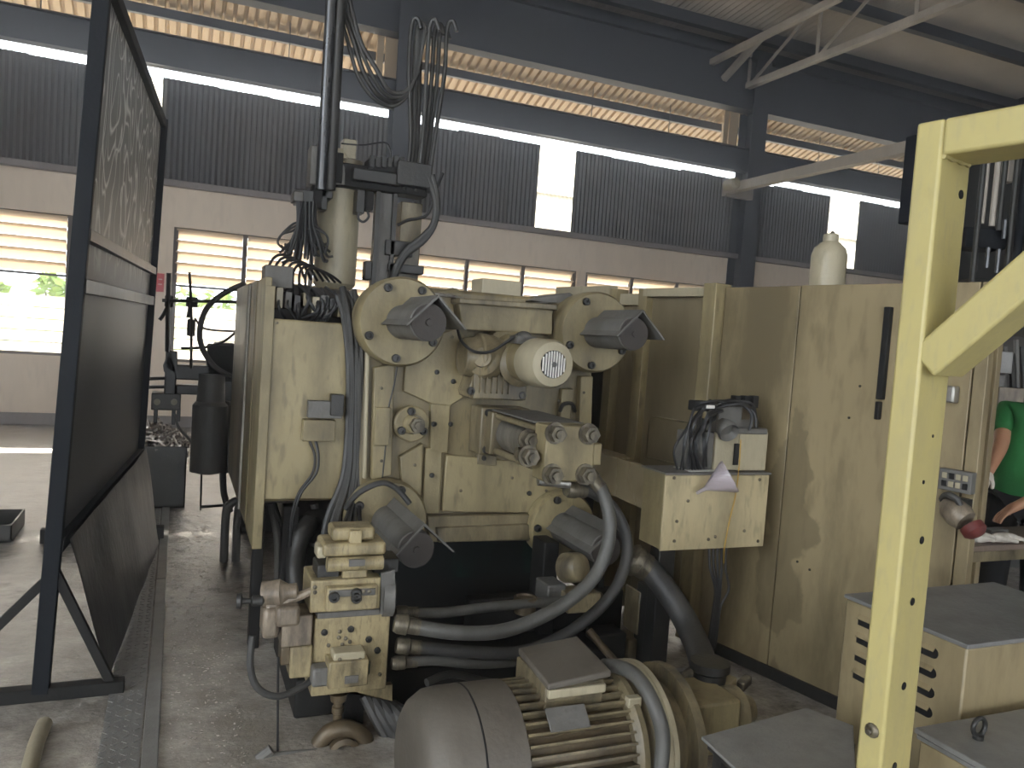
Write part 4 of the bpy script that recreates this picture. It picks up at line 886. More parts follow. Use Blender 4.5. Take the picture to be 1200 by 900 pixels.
obj('signal_lead', MB().tube(tpx([(400, 168, RY), (425, 170, RY), (450, 167, RY), (457, 175, RY), (458, 190, RY)]), .005, n=6), M['cable'], rb)
# fan of spray tubes
nz = rbox('nozzle_plate', 346, 222, 368, 240, RY-.10, .09, 'dark')
rbox('nozzle_plate_lip', 344, 224, 356, 236, RY-.12, .12, 'cover', nz)
rbox('nozzle_mount', 366, 208, 378, 244, RY-.06, .08, 'black', nz)
rnd = random.Random(9)
for k in range(58):
    u = k/57; x0_ = 348+u*22; x1_ = 336+u*44 + rnd.uniform(-4, 4); yb = 296 + rnd.uniform(-14, 10); y = RY - .08 + rnd.uniform(-.06, .06)
    P = [(x0_, 236, y), (x0_+rnd.uniform(-2, 2), 262, y), ((x0_+x1_)/2, 282, y), (x1_, yb, y), (x1_+(u-.5)*14, yb+rnd.uniform(-3, 8), y)]
    obj('spray_tube', MB().tube(tpx(P), .0075, n=6, sub=4), M['cable'], nz)
for k in range(5):
    s = -1 if k < 3 else 1
    P = [(352+8*(s > 0)*2, 262, RY-.1), (352+s*12+4, 270-4*k % 9, RY-.12), (352+s*22+(s > 0)*8, 275, RY-.12), (350+s*24+(s > 0)*10, 286, RY-.12), (354+s*14+(s > 0)*12, 296, RY-.12)]
    obj('spray_tube', MB().tube(tpx(P), .006, n=6, sub=4), M['cable'], nz)

# ------------------------------------------------------------------ ladle arm and its furnace pump on the far left
LY = 6.2
la = at(240, 480, LY)
lm = thing('ladle_robot', 'dark manipulator arm silhouetted against the left window, beside the casing', 'robot', (la.x+.1, LY, 0))
def lbox(name, x0, y0, x1, y1, t=.2, mat='dark', par=None, Y=LY, bev=.01): return rbox(name, x0, y0, x1, y1, Y, t, mat, par or lm, bev)
hd = lbox('gripper_head', 177, 461, 212, 481, .18, 'cover')
for x0, y1 in ((180, 496), (201, 498), (207, 494)): lbox('gripper_finger', x0, 479, x0+4.5, y1, .06, 'dark', hd, bev=.004)
for x0 in (184, 204): obj('gauge', MB().cyl(at(x0, 471, LY), at(x0, 471, LY)-V((0, .02, 0)), .022, n=14), M['tank'], hd)
lbox('wrist', 193, 412, 207, 463, .16); obj('wrist_top', MB().prism([at(191, 428, LY), at(199, 410, LY), at(208, 414, LY), at(208, 440, LY), at(192, 436, LY)], (0, .14, 0)), M['dark'], lm, bevel=.006)
lbox('upper_arm', 205, 429, 272, 446, .12); lbox('lower_arm', 206, 452, 262, 463, .12)
lbox('pillar', 248, 402, 272, 555, .25, 'dark', None, LY+.05); lbox('pillar_head', 243, 404, 275, 440, .2, 'black')
a, b = vert(245, 470, 555, LY); obj('tank', MB().lathe((a.x, LY, a.z), Z, [(0, .06), (.02, .125), (b.z-a.z-.03, .125), (b.z-a.z, .10), (b.z-a.z+.2, .09)], n=26), M['cover'], lm)
a = at(258, 560, LY); obj('pedestal', MB().box(a.x+.16, a.x+.42, LY+.02, LY+.28, 0, a.z+.5), M['dark'], lm, bevel=.01)
obj('cross_rod', MB().cyl(at(166, 444, LY+.1), at(206, 443, LY+.1), .012, n=8), M['dark'], lm); obj('cross_rod', MB().cyl(at(164, 454, LY+.1), at(206, 453, LY+.1), .012, n=8), M['dark'], lm)
for P, r in (([(190, 352), (240, 353), (280, 354)], .012), ([(198, 320), (197, 352), (196, 412)], .016), ([(222, 319), (224, 360), (224, 432)], .010), ([(200, 352), (192, 368), (187, 375)], .013), ([(224, 352), (220, 372)], .012), ([(228, 373), (240, 385), (268, 388), (280, 388)], .008), ([(212, 408), (240, 407), (262, 400), (278, 388)], .010)):
    obj('guide_rod', MB().tube([at(x, y, LY) for x, y in P], r, n=8), M['dark'], lm)
lbox('rod_clamp', 193, 346, 203, 360, .08, 'black'); lbox('rod_clamp', 218, 348, 232, 360, .08, 'black'); lbox('rod_weight', 219, 374, 229, 394, .05, 'black')
obj('supply_hose', MB().tube([at(x, y, LY-.3) for x, y in ((288, 332), (262, 344), (242, 362), (234, 388), (238, 410), (252, 430), (272, 442))], .020, n=10), M['rubber'], lm)
obj('supply_hose', MB().tube([at(x, y, LY) for x, y in ((205, 485), (209, 500), (222, 515), (232, 527))], .009, n=8), M['cover'], lm)
obj('supply_hose', MB().tube([at(x, y, LY) for x, y in ((266, 470), (262, 530), (262, 575), (270, 600))], .024, n=8), M['rubber'], lm)
obj('drop_rod', MB().cyl(at(236, 556, LY), at(235, 598, LY), .008, n=6), M['dark'], lm); obj('drop_bar', MB().cyl(at(234, 594, LY), at(262, 592, LY), .012, n=6), M['dark'], lm)

# ------------------------------------------------------------------ guard wall of sheet panels at right (turned 12 degrees)
GP = V((2.83, 2.93, 0))
def G(s, off, z): return GP + U*s + N*off + Z*z
def gbox(mb, s0, s1, o0, o1, z0, z1):
    c = G((s0+s1)/2, (o0+o1)/2, (z0+z1)/2); return mb.obox(c, U, N, Z, s1-s0, o1-o0, z1-z0)
def gobj(name, a, mat, par, bev=.003, label=None): return obj(name, gbox(MB(), *a), M[mat], par, bevel=bev, label=label)
GH = 1.965
gw = thing('machine_guard', 'long cream sheet metal machine guard wall of tall panels right of centre', 'machine guard', G(0.2, 0, 0))
gobj('panel', (-.698, .136, 0, .05, .02, GH), 'guard', gw); gobj('panel', (.142, .605, 0, .05, .02, GH-.004), 'guard', gw); gobj('panel', (-.755, -.704, 0.004, .05, .02, GH), 'guard', gw)
gobj('corner_post', (.61, .70, -.07, .05, .02, GH+.015), 'beige', gw, .005)
gobj('skirt', (-.755, .70, -.015, .06, 0, .06), 'dark', gw)
gobj('door_handle', (-.345, -.315, -.03, 0, 1.45, 1.86), 'black', gw, .004); gobj('door_handle', (-.335, -.315, -.03, 0, 1.36, 1.44), 'black', gw, .004)
for s, z in ((.02, .62), (-.05, .60), (-.18, 1.35), (-.22, 1.5)): obj('screw', MB().cyl(G(s, -.004, z), G(s, .01, z), .006, n=8), M['hole'], gw)
for s0, s1 in ((.62, .66),): gobj('hinge', (s0, s1, -.085, -.07, 1.1, 1.25), 'dark', gw); 
# recessed sliding doors beyond the post
dg = thing('guard_doors', 'recessed beige sliding guard doors with frames behind the right tie bar cover', 'door', G(1.3, .1, 0))
d1 = gobj('door_leaf', (.72, 1.20, .05, .09, .05, GH-.05), 'guard2', dg, label='wide glossy door leaf')
gobj('door_top_rail', (.70, 1.24, .0, .06, GH-.05, GH+.0), 'tank', dg); gobj('door_post', (1.20, 1.275, .0, .09, .02, GH-.0), 'beige', dg)
gobj('door_leaf', (1.275, 1.46, .06, .09, .05, GH-.10), 'guard2', dg); gobj('door_top_rail', (1.27, 1.5, .02, .06, GH-.10, GH-.03), 'tank', dg)
gobj('door_post', (1.46, 1.53, -.01, .09, .02, GH+.0), 'beige', dg); gobj('door_top_rail', (1.53, 2.1, .0, .06, GH-.05, GH+.02), 'tank', dg)
gobj('door_leaf', (1.53, 1.80, .08, .10, .05, GH-.06), 'dark', dg, label='dark narrow leaf'); gobj('door_leaf', (1.8, 2.6, .08, .10, .05, GH-.06), 'guard2', dg)
gobj('latch', (.725, .745, .03, .05, 1.15, 1.32), 'dark', dg)
P = [G(.80, .048, 0.95), G(.80, .048, 1.16), G(.82, .048, 1.20), G(1.12, .048, 1.20), G(1.15, .048, 1.16), G(1.15, .048, .95)]
obj('window_bead', MB().tube(P + [P[0]], .006, n=6, smooth=False), M['beige_dirty'], dg)
# gas bottle standing on a shelf behind the guard top
c = dep(969, 331, 4.15)
t = thing('gas_bottle', 'short pale round-shouldered cylinder standing on top of the guard wall', 'gas cylinder', (c.x, c.y, GH+.01))
obj('bottle_body', MB().lathe((c.x, c.y, GH+.01), Z, [(0, .08), (.01, .089), (.18, .089), (.215, .078), (.24, .052), (.25, .038), (.285, .038), (.29, .03)], n=32), M['tank'], t)
obj('valve', MB().lathe((c.x+.008, c.y, GH+.295), Z, [(0, .012), (.012, .012), (.02, .006)], n=12).box(c.x-.02, c.x+.02, c.y-.01, c.y+.01, GH+.285, GH+.298), M['bolt'], t)
sh = gobj('top_shelf', (-.4, .3, .05, 1.0, GH-.04, GH+.004), 'guard', gw)
gobj('shelf_leg', (-.38, -.33, .93, .98, 0, GH-.04), 'guard', gw); gobj('shelf_leg', (.24, .29, .93, .98, 0, GH-.04), 'guard', gw)
# dark beacon post standing on the guard
c = dep(1063, 320, 3.72)
bp = thing('beacon_post', 'dark box on a cable-wrapped post above guard wall beside yellow frame', 'beacon', (c.x, c.y, GH))
zt, zb = dep(1066, 160, 3.72).z, dep(1064, 262, 3.72).z
obj('beacon_box', MB().box(c.x-.025, c.x+.075, c.y-.04, c.y+.06, zb, zt), M['navy'], bp, bevel=.006); obj('post', MB().cyl((c.x+.01, c.y, GH), (c.x+.02, c.y, zb), .022, n=12), M['dark'], bp)
for k in range(3): obj('cable', MB().tube([(c.x-.03+.02*k, c.y-.04, GH+.0), (c.x-.045+.03*k, c.y-.05, GH+.10), (c.x-.02+.02*k, c.y-.05, GH+.2), (c.x+.0+.01*k, c.y-.03, zb)], .007, n=6), M['cable'], bp)

# ------------------------------------------------------------------ junction box on a post before the guard
JY = 3.02
ja, jb_ = at(778, 600, JY), at(897, 600, JY)
jz1, jz0 = at(838, 556, JY).z, at(835, 642, JY).z
jx = thing('junction_box', 'beige steel junction box on a dark post before the guard wall', 'electrical box', ((ja.x+jb_.x)/2, JY+.08, 0))
jbody = obj('box_body', MB().box(ja.x, jb_.x, JY+.012, JY+.19, jz0, jz1), M['beige'], jx, bevel=.003)
obj('box_door', MB().box(ja.x-.004, jb_.x+.004, JY, JY+.012, jz0-.004, jz1-.004), M['box_door'], jx, bevel=.002)
for px, py in ((790, 560), (890, 562), (790, 634), (888, 634), (806, 587), (793, 611), (830, 632), (838, 629), (872, 622)): inst('door_screw', SCREW, at(px, py, JY), jx)
obj('box_lid', MB().box(ja.x-.012, jb_.x+.01, JY-.008, JY+.2, jz1, jz1+.008), M['cover'], jx)
obj('box_post', MB().box(ja.x+.05, ja.x+.14, JY+.08, JY+.16, 0, jz0), M['dark'], jx, bevel=.004)
obj('post_foot', MB().box(ja.x-.02, ja.x+.22, JY+.02, JY+.22, 0, .015), M['black'], jx)
for k in range(5):
    obj('cable', MB().tube(tpx([(831+k*5, 640, JY+.06), (832+k*4.5, 665, JY+.05), (838+k*2+(8 if k == 4 else 0), 690, JY+.04), (836+k*2, 712, JY+.04), (831+k*2, 750, JY+.04), (828+k, 790, JY+.04)]), .0065, n=7), M['cable'], jx)
M['wire_yellow'] = paint('yellow_wire', (0.45, 0.27, 0.03), None, .2, .5, bump=0)
obj('thin_wire', MB().tube(tpx([(868, 515, JY-.02), (866, 548, JY-.012), (862, 580, JY-.01), (855, 610, JY-.01), (849, 642, JY-.01), (848, 660, JY+.02)]), .0028, n=6), M['wire_yellow'], jx)
obj('paper_slip', MB().obox(V(((ja.x+jb_.x)/2-.06, JY+.09, jz1+.0105)), (1, .1, 0), (-.1, 1, 0), Z, .19, .13, .003), M['paper'], label='pale paper slip lying on top of the junction box', cat='paper')
# limit switch cluster on the box
lz = jz1+.009
lc = thing('switch_cluster', 'grey-green switch housings wrapped in black cables on the junction box', 'switch', (at(868, 550, JY+.08).x, JY+.1, lz))
def cbx(name, x0, y0, x1, y1, Y, t, mat, bev=.006): 
    a = at(x0, (y0+y1)/2, Y); b = at(x1, (y0+y1)/2, Y); zt = at((x0+x1)/2, y0, Y).z; zb = max(lz+.001, at((x0+x1)/2, y1, Y).z)
    return obj(name, MB().box(a.x, b.x, Y, Y+t, zb, zt), M[mat], lc, bevel=bev)
cbx('housing', 838, 508, 870, 553, JY+.05, .10, 'tank'); cbx('housing', 866, 506, 899, 553, JY+.04, .10, 'tank'); cbx('housing_lid', 858, 502, 900, 509, JY+.03, .13, 'cover')
cbx('housing', 806, 506, 836, 550, JY+.06, .10, 'cover'); cbx('slot', 861, 520, 866, 545, JY+.036, .01, 'hole', .001); cbx('top_block', 842, 476, 884, 508, JY+.07, .10, 'cover'); cbx('small_window', 870, 478, 879, 492, JY+.066, .01, 'brown', .001)
c = at(853, 500, JY+.03); obj('horn', MB().lathe(c + V((.0, .06, .02)), (-.1, -1, -.55), [(0, .02), (.05, .045), (.09, .052), (.10, .048), (.07, .03)], n=20), M['cover'], lc)
for px in (862, 873, 883): cbx('plug', px, 464, px+6, 478, JY+.09, .04, 'black', .002)
for k in range(11):
    u = k/10
    P = [(794+u*34, 550, JY+.03+.005*k), (795+u*32, 525, JY+.02), (803+u*26, 500, JY+.01), (815+u*20, 480+6*u, JY+.02), (836+u*8, 470+10*u, JY+.03), (866, 466+8*u, JY+.04), (886-u*3, 478+6*u, JY+.03), (884-u*4, 500, JY+.04)]
    jj = lambda: rnd.uniform(-5, 5)
    P = [(P[0][0], P[0][1], P[0][2])] + [(x+jj(), y+jj(), z+rnd.uniform(-.03, .03)) for x, y, z in P[1:]]
    obj('cable', MB().tube(tpx(P if k % 3 == 0 else P[:5]), .005+.003*rnd.random(), n=7), M['cable'], lc)
cbx('cable_clip', 829, 475, 838, 479, JY+.0, .05, 'white', .002); cbx('cable_block', 815, 470, 832, 482, JY+.02, .06, 'black')
# plastic funnel hung on the box front
fa, fb = at(816, 578, JY-.03), at(848, 562, JY-.09)
fn = thing('funnel', 'small cloudy plastic funnel hanging tilted on the front of the junction box', 'funnel', fa.lerp(fb, .5))
dv_ = (fb-fa).normalized()
obj('spout', MB().lathe(fa, dv_, [(0, .008), (.045, .010), (.045, .007), (0, .005)], n=14), M['plastic'], fn)
obj('cone', MB().lathe(fa + dv_*.045, dv_, [(0, .010), (.115, .078), (.128, .079), (.128, .075), (.116, .074), (0, .007)], n=28), M['plastic'], fn)
obj('hook_strap', MB().tube([fb + V((0, -.0, .04)), V((fb.x+.01, JY-.03, fb.z+.05)), V((fb.x+.01, JY-.004, jz1-.01))], .003, n=6), M['cable'], fn)
# chute between platen and junction box
ca, cc_ = at(712, 536, 3.45), at(756, 596, 3.20)
obj('side_chute', MB().prism([at(711, 533, 3.5), at(756, 546, 3.22), at(756, 598, 3.22), at(711, 578, 3.5)], (.10, .35, 0)), M['guard2'], label='beige sheet metal chute between the platen and the junction box', cat='chute', bevel=.004, loc=(at(711, 533, 3.5).x, 3.5, 0.8))

# ------------------------------------------------------------------ yellow frame in the right foreground
F0 = V((1.622, 1.358, 0)); FT = 2.185
def FP(s, off, z): return F0 + U*s + N*off + Z*z
yf = thing('yellow_frame', 'yellow welded square tube frame with diagonal brace at right foreground', 'frame', FP(.03, .07, 0))
pw, pd = .066, .142
obj('post', MB().obox(FP(pw/2, pd/2, FT/2), U, N, Z, pw, pd, FT), M['yellow'], yf, bevel=.008, seg=3)
obj('top_beam', MB().obox(FP(-.60, pd/2, FT-.043), U, N, Z, 1.2, pd, .086), M['yellow'], yf, bevel=.008, seg=3)
b0, b1 = FP(.02, pd/2, 1.585), FP(-.95, pd/2, 2.10+.45)
bd = V((0, 0, 0)) + (-U)*.19 + Z*.192; bd.normalize()
bs = FP(-.0, pd/2, 1.612); be = bs + bd*.73
obj('brace', MB().obox((bs+be)/2, bd, N, bd.cross(N), .73, pd*.96, .085), M['yellow'], yf, bevel=.008, seg=3, label='diagonal brace')
obj('far_post', MB().obox(FP(-1.2+pw/2, pd/2, FT/2), U, N, Z, pw, pd, FT), M['yellow'], yf, bevel=.008)
obj('base_plate', MB().obox(FP(pw/2, pd/2, .006), U, N, Z, .2, .25, .012), M['yellow'], yf, bevel=.002)
for px, py, r in ((1126, 228, .011), (1093, 511, .004), (1082, 565, .005), (1080, 633, .010), (1069, 705, .010), (1059, 804, .010), (1048, 898, .010)):
    d = ray(px, py); n_ = -U; tt = ((F0 - CAM).dot(n_))/d.dot(n_); p = CAM + d*tt
    obj('bolt_hole', MB().cyl(p + U*.004, p - U*.0015, r, n=16), M['hole'], yf)
d = ray(1022, 856); tt = (F0-CAM).dot(N)/d.dot(N); p = CAM + d*tt
obj('weld_stub', MB().lathe(p + N*.01, -N, [(0, .02), (.014, .018), (.02, .010), (.03, .008)], n=12), M['bolt'], yf, bevel=.002)
obj('weld_bead', MB().tube([FP(-.004, k*.02+.005, FT-.088 + .003*(k % 2)) for k in range(7)], .006, n=6), M['yellow'], yf)

# ------------------------------------------------------------------ louvred boxes and plates at bottom right
def louvre_box(label, c, lx, ly, zt, n, sy0, sy1, dz, plate=None):
    t = thing('louvred_box', label, 'equipment box', (c.x+lx/2, c.y+ly/2, 0))
    obj('box_body', MB().box(c.x, c.x+lx, c.y, c.y+ly, .03, zt), M['guard'], t, bevel=.006)
    obj('box_lid', MB().box(c.x-.006, c.x+lx+.006, c.y-.006, c.y+ly+.006, zt, zt+.014), M['lid'], t, bevel=.003)
    for k in range(n):
        z = zt - .055 - dz*k
        mb = MB(); P = []
        for i in range(9):
            a = math.pi*i/8 - math.pi/2; P.append(V((c.x-.002, c.y+sy0+.018 - math.cos(a)*.018 if True else 0, z+math.sin(a)*.017)))
        P = P[::-1] + []; P = [V((c.x-.002, c.y+sy1, z-.017)), V((c.x-.002, c.y+sy1, z+.017))] + P
        obj('vent_slot', MB().prism(P, (.004, 0, 0)), M['hole'], t)
        obj('vent_hood', MB().prism([V((c.x, 0, z+.020)), V((c.x-.012, 0, z+.006)), V((c.x-.009, 0, z+.004)), V((c.x, 0, z+.016))], (0, sy1-sy0-.02, 0)).__class__().prism([V((c.x, c.y+sy0+.012, z+.020)), V((c.x-.012, c.y+sy0+.012, z+.008)), V((c.x-.010, c.y+sy0+.012, z+.005)), V((c.x, c.y+sy0+.012, z+.016))], (0, sy1-sy0-.012, 0)), M['guard'], t)
    return t
c1 = fl(1134, 755, .80); cbk = fl(1080, 706, .80)
louvre_box('louvred beige metal box with dark grey lid, behind the eye bolt plate at right', c1, .75, .46, .786, 4, .09, .40, .062)
c2 = fl(1068, 849, .60); ly2 = .52
c2 = V((c2.x, c2.y-ly2, 0))
lb2 = louvre_box('nearer louvred box under a scratched grey plate at lower right corner', c2, .72, ly2-.03, .572, 3, .02, .30, .062)
ep = thing('eye_bolt_plate', 'scratched grey steel plate with an eye bolt at lower right corner', 'steel plate', (c2.x+.36, c2.y+ly2/2, .588))
obj('plate', MB().box(c2.x-.012, c2.x+.74, c2.y-.02, c2.y+ly2-.02, .588, .603), M['plate_grey'], ep, bevel=.003)
e = fl(1146, 866, .605); obj('eye_bolt', MB().tube([e + V((math.sin(a)*.024, 0, .034-math.cos(a)*.024)) for a in [k*math.pi/9 for k in range(19)]], .0065, n=10, smooth=False).cyl(e, e+V((0, 0, .012)), .014, n=14), M['dark'], ep)
# low cart with a rough grey sheet on it
zc = .45
q = [fl(822, 863, zc), fl(945, 829, zc), fl(1000, 850, zc), fl(1004, 935, zc), fl(900, 935, zc)]
ct = thing('low_cart', 'low steel stand carrying a rough grey sheet at the bottom right', 'stand', ((q[0].x+q[2].x)/2, (q[0].y+q[3].y)/2, 0))
mx_ = V(((q[0].x+q[2].x)/2, (q[0].y+q[3].y)/2, 0))
for p in (q[1], q[2], q[3], q[4], q[0]):
    pp = p.lerp(V((mx_.x, mx_.y, zc)), .2); obj('leg', MB().box(pp.x-.02, pp.x+.02, pp.y-.02, pp.y+.02, 0, zc-.035), M['dark'], ct)
obj('top_frame', MB().prism([p.lerp(V((mx_.x, mx_.y, zc)), .06) - V((0, 0, .035)) for p in q], (0, 0, .024)), M['dark'], ct)
obj('rough_sheet', MB().prism([p - V((0, 0, .010)) for p in q], (0, 0, .010)), M['plate_grey'], ct, bevel=.002)

# ------------------------------------------------------------------ socket panel and dip ladle on the guard end
sp = thing('socket_panel', 'grey socket and switch panel mounted on guard wall right of yellow post', 'socket panel', G(-.55, -.03, 1.1))
def gp(px, py, off=0.0):
    d = ray(px, py); o_ = GP + N*off; return CAM + d*((o_-CAM).dot(N)/d.dot(N))
A = gp(1101, 548, -.04); B = gp(1137, 580, -.04)
sA, sB = (A-GP).dot(U), (B-GP).dot(U)
obj('panel_box', gbox(MB(), sB, sA, -.04, 0, B.z, A.z), M['cover'], sp, bevel=.003)
for i in range(4):
    for j in range(2):
        s = sB + (sA-sB)*(.18+.21*i); z = B.z + (A.z-B.z)*(.32+.38*j); obj('socket', gbox(MB(), s-.010, s+.010, -.046, -.04, z-.012, z+.012), M['tank' if (i+j) % 3 else 'black'], sp, bevel=.002)
dl = thing('dip_ladle', 'worn beige scoop with dark red tip hung below the socket panel', 'ladle', gp(1122, 600, -.05))
c = gp(1118, 598, -.06); e = gp(1140, 618, -.07)
obj('scoop', MB().lathe(c - (e-c)*.5, (e-c), [(0, .03), (.03, .05), (.08, .055), (.11, .045)], n=18), M['pinkish'], dl); obj('red_tip', MB().lathe(e - (e-c)*.1, (e-c)+V((0, 0, -.03)), [(0, .045), (.03, .046), (.045, .03), (.05, 0)], n=18), M['red'], dl)
obj('strap', MB().tube([gp(1104, 585, -.05), gp(1110, 580, -.09), gp(1122, 586, -.09), gp(1126, 600, -.07)], .014, n=8), M['rubber'], dl); obj('mount', gbox(MB(), (c-GP).dot(U)-.04, (c-GP).dot(U)+.03, -.04, 0.0, c.z-.03, c.z+.05), M['dark'], dl)
obj('wall_fitting', MB().obox(gp(1114, 462, -.03), U, N, Z, .05, .05, .07), M['steel'], label='small metal fitting on guard wall just below the yellow brace', cat='fitting', bevel=.008)

# ------------------------------------------------------------------ bench, tools and worker at the right edge
TZ = .74
ta = fl(1134, 641, TZ)
tx, ty = ta.x, ta.y
tb_ = thing('work_bench', 'brown topped steel work bench behind the guard at right edge', 'bench', (tx+.55, ty+.3, 0))
obj('bench_top', MB().box(tx-.02, tx+1.2, ty, ty+.33, TZ-.03, TZ), M['table'], tb_, bevel=.004)
obj('apron', MB().box(tx+.0, tx+1.18, ty+.015, ty+.03, TZ-.085, TZ-.03), M['beige_dirty'], tb_)
for x in (tx+.02, tx+1.16):
    for y in (ty+.04, ty+.29): obj('leg', MB().box(x-.02, x+.02, y-.02, y+.02, 0, TZ-.03), M['black'], tb_)
obj('lower_panel', MB().box(tx+.05, tx+.38, ty+.30, ty+.32, .12, TZ-.09), M['ledge'], tb_)
c = fl(1163, 607, TZ)
tl = thing('casting_tool', 'black flat tool lying on the bench under the gloved hand', 'tool', (tx+.20, ty+.24, TZ))
obj('tool_body', MB().box(tx+.04, tx+.38, ty+.20, ty+.30, TZ, TZ+.05), M['black'], tl, bevel=.012); obj('tool_grip', MB().cyl((tx+.02, ty+.27, TZ+.06), (tx+.20, ty+.27, TZ+.11), .032, n=14), M['dark'], tl); obj('tool_knob', MB().sphere((tx+.08, ty+.19, TZ+.07), .015), M['chrome'], tl)
obj('grey_block', MB().box(tx+.30, tx+.44, ty+.10, ty+.16, TZ, TZ+.05), M['cover'], label='small grey metal block standing on the bench by the gloves', cat='block', bevel=.004)

def skin(name, verts, edges, mat, par, sub=2, root=0, label=None):   # verts: (point, radius or (rx, ry))
    me = bpy.data.meshes.new(name); off = BASE[par]
    me.from_pydata([tuple(V(p)-off) for p, r in verts], edges, []); me.materials.append(mat)
    o = bpy.data.objects.new(name, me); COL.objects.link(o); o.parent = par; BASE[o] = off
    sk = o.modifiers.new('skin', 'SKIN'); sk.use_smooth_shade = True
    for i, (p, r) in enumerate(verts):
        d = me.skin_vertices[0].data[i]; d.radius = (r, r) if not isinstance(r, tuple) else r; d.use_root = (i == root)
    ss = o.modifiers.new('sub', 'SUBSURF'); ss.levels = sub; ss.render_levels = sub
    if label: o['label'] = label
    return o
def chain(n, s=0): return [(i, i+1) for i in range(s, s+n-1)]
gw_ = thing('work_glove', 'pair of white knit work gloves lying crumpled on the bench', 'gloves', (tx+.27, ty+.06, TZ))
for k, (dx, dy, an) in enumerate(((.10, .06, .3), (.25, .07, -.25))):
    b = V((tx+dx+.02, ty+dy, TZ+.018)); d = V((math.cos(an), math.sin(an), 0)); s = V((-math.sin(an), math.cos(an), 0))
    vs_ = [(b, .026), (b+d*.06+Z*.006, .032), (b+d*.10+Z*.004, .028)]; ed = [(0, 1), (1, 2)]
    for j in range(4):
        i0 = len(vs_); r_ = b+d*.10+s*(.036-.024*j); vs_ += [(r_+d*.035+Z*.010, .011), (r_+d*.07+s*(.02-.012*j)-Z*.004, .009)]; ed += [(2, i0), (i0, i0+1)]
    i0 = len(vs_); vs_ += [(b+d*.06-s*.045+Z*.004, .012), (b+d*.10-s*.065-Z*.002, .010)]; ed += [(1, i0), (i0, i0+1)]
    skin('glove', vs_, ed, M['glove'], gw_, 2, 1)

D0 = 4.75
hip = dep(1197, 575, D0)
wp = V((hip.x, hip.y, 0))
face = (V((-.80, -.60, 0)) + V((-.12, -.25, 0))).normalized()     # towards the viewer and a little left
side = V((face.y*-1, face.x, 0)) * -1                             # the worker's right hand side, at left in the photo
if side.dot(V((-1, .4, 0))) < 0: side = -side
pr_ = thing('person', 'worker in green t-shirt, black trousers and white glove bending over the bench', 'person', wp)
def B(s, f, z): return wp + side*s + face*f + Z*z
shR = dep(1180, 482, D0-.02); elR = dep(1172, 526, D0-.14); wrR = dep(1155, 559, D0-.28)
shL = B(-.20, .10, shR.z-.01); elL = B(-.25, .22, 1.10); wrL = dep(1194, 592, D0-.33)
nk = (shR+shL)/2 + Z*.04
hd_ = nk + face*.06 + Z*.20
ch = B(0, .07, 1.25)
verts = [(B(0, 0, .93), (.155, .11)), (B(0, .02, 1.08), (.14, .10)), (ch, (.155, .11)), ((shR+shL)/2 - Z*.04, (.13, .09)), (nk + Z*.03, .055), (nk+face*.02+Z*.09, .052), (nk+face*.05+Z*.15, (.072, .085)), (nk+face*.05+Z*.24, (.075, .092)), (nk+face*.045+Z*.31, (.055, .065)),
         (shR, .056), (elR, .042), (wrR, .028), (shL, .056), (elL, .042), (wrL, .028),
         (B(.09, .01, .86), .090), (B(.10, .04, .48), .060), (B(.11, 0, .09), .042), (B(.12, .13, .035), .030), (B(-.09, .01, .86), .090), (B(-.10, .05, .48), .060), (B(-.12, 0.02, .09), .042), (B(-.13, .15, .035), .030)]
edges = [(0, 1), (1, 2), (2, 3), (3, 4), (4, 5), (5, 6), (6, 7), (7, 8), (3, 9), (9, 10), (10, 11), (3, 12), (12, 13), (13, 14), (0, 15), (15, 16), (16, 17), (17, 18), (0, 19), (19, 20), (20, 21), (21, 22)]
# bare left hand with its fingers grows from the wrist
hd2 = (wrL - elL).normalized(); hs = hd2.cross(Z).normalized(); i_p = len(verts)
verts.append((wrL + hd2*.05, (.034, .020))); edges.append((14, i_p))
for j in range(4):
    i0 = len(verts); r_ = wrL + hd2*.085 + hs*(.027-.018*j)
    verts += [(r_ + hd2*.02, .0085), (r_ + hd2*.045 - Z*.012, .008), (r_ + hd2*.058 - Z*.032, .0072)]; edges += [(i_p, i0), (i0, i0+1), (i0+1, i0+2)]
i0 = len(verts); verts += [(wrL+hd2*.04+hs*.045-Z*.005, .010), (wrL+hd2*.07+hs*.055-Z*.018, .0085)]; edges += [(i_p, i0), (i0, i0+1)]
body = skin('body', verts, edges, M['skin'], pr_, 2, 0)
hf = nk + face*.05 + Z*.24
for s in (-1, 1):
    obj('eye', MB().sphere(hf + face*.085 + side*.030*s + Z*.0, .011), M['hole'], pr_)
    obj('ear', MB().sphere(hf + side*.085*s - Z*.015, .028, .5, .8, 1.0), M['skin'], pr_)
obj('nose', MB().sphere(hf + face*.098 - Z*.03, .016, .8, .8, 1.5), M['skin'], pr_); obj('mouth', MB().sphere(hf + face*.088 - Z*.068, .02, 1.2, .8, .35), M['red'], pr_)
obj('hair', MB().sphere(hf - face*.022 + Z*.045, .100, .92, .98, .88, 20, 12), M['hair'], pr_)
sv_ = [(B(0.01, 0, .80), (.205, .150)), (B(0, .02, 1.04), (.168, .122)), (ch, (.18, .13)), ((shR+shL)/2 - Z*.035, (.15, .105)), (nk + Z*.01, .075), (shR + V((0, 0, .0)), .077), (shR.lerp(elR, .62), .074), (shL, .077), (shL.lerp(elL, .6), .074)]
skin('t_shirt', sv_, [(0, 1), (1, 2), (2, 3), (3, 4), (3, 5), (5, 6), (3, 7), (7, 8)], M['green_shirt'], pr_, 2, 0, label='green t-shirt')
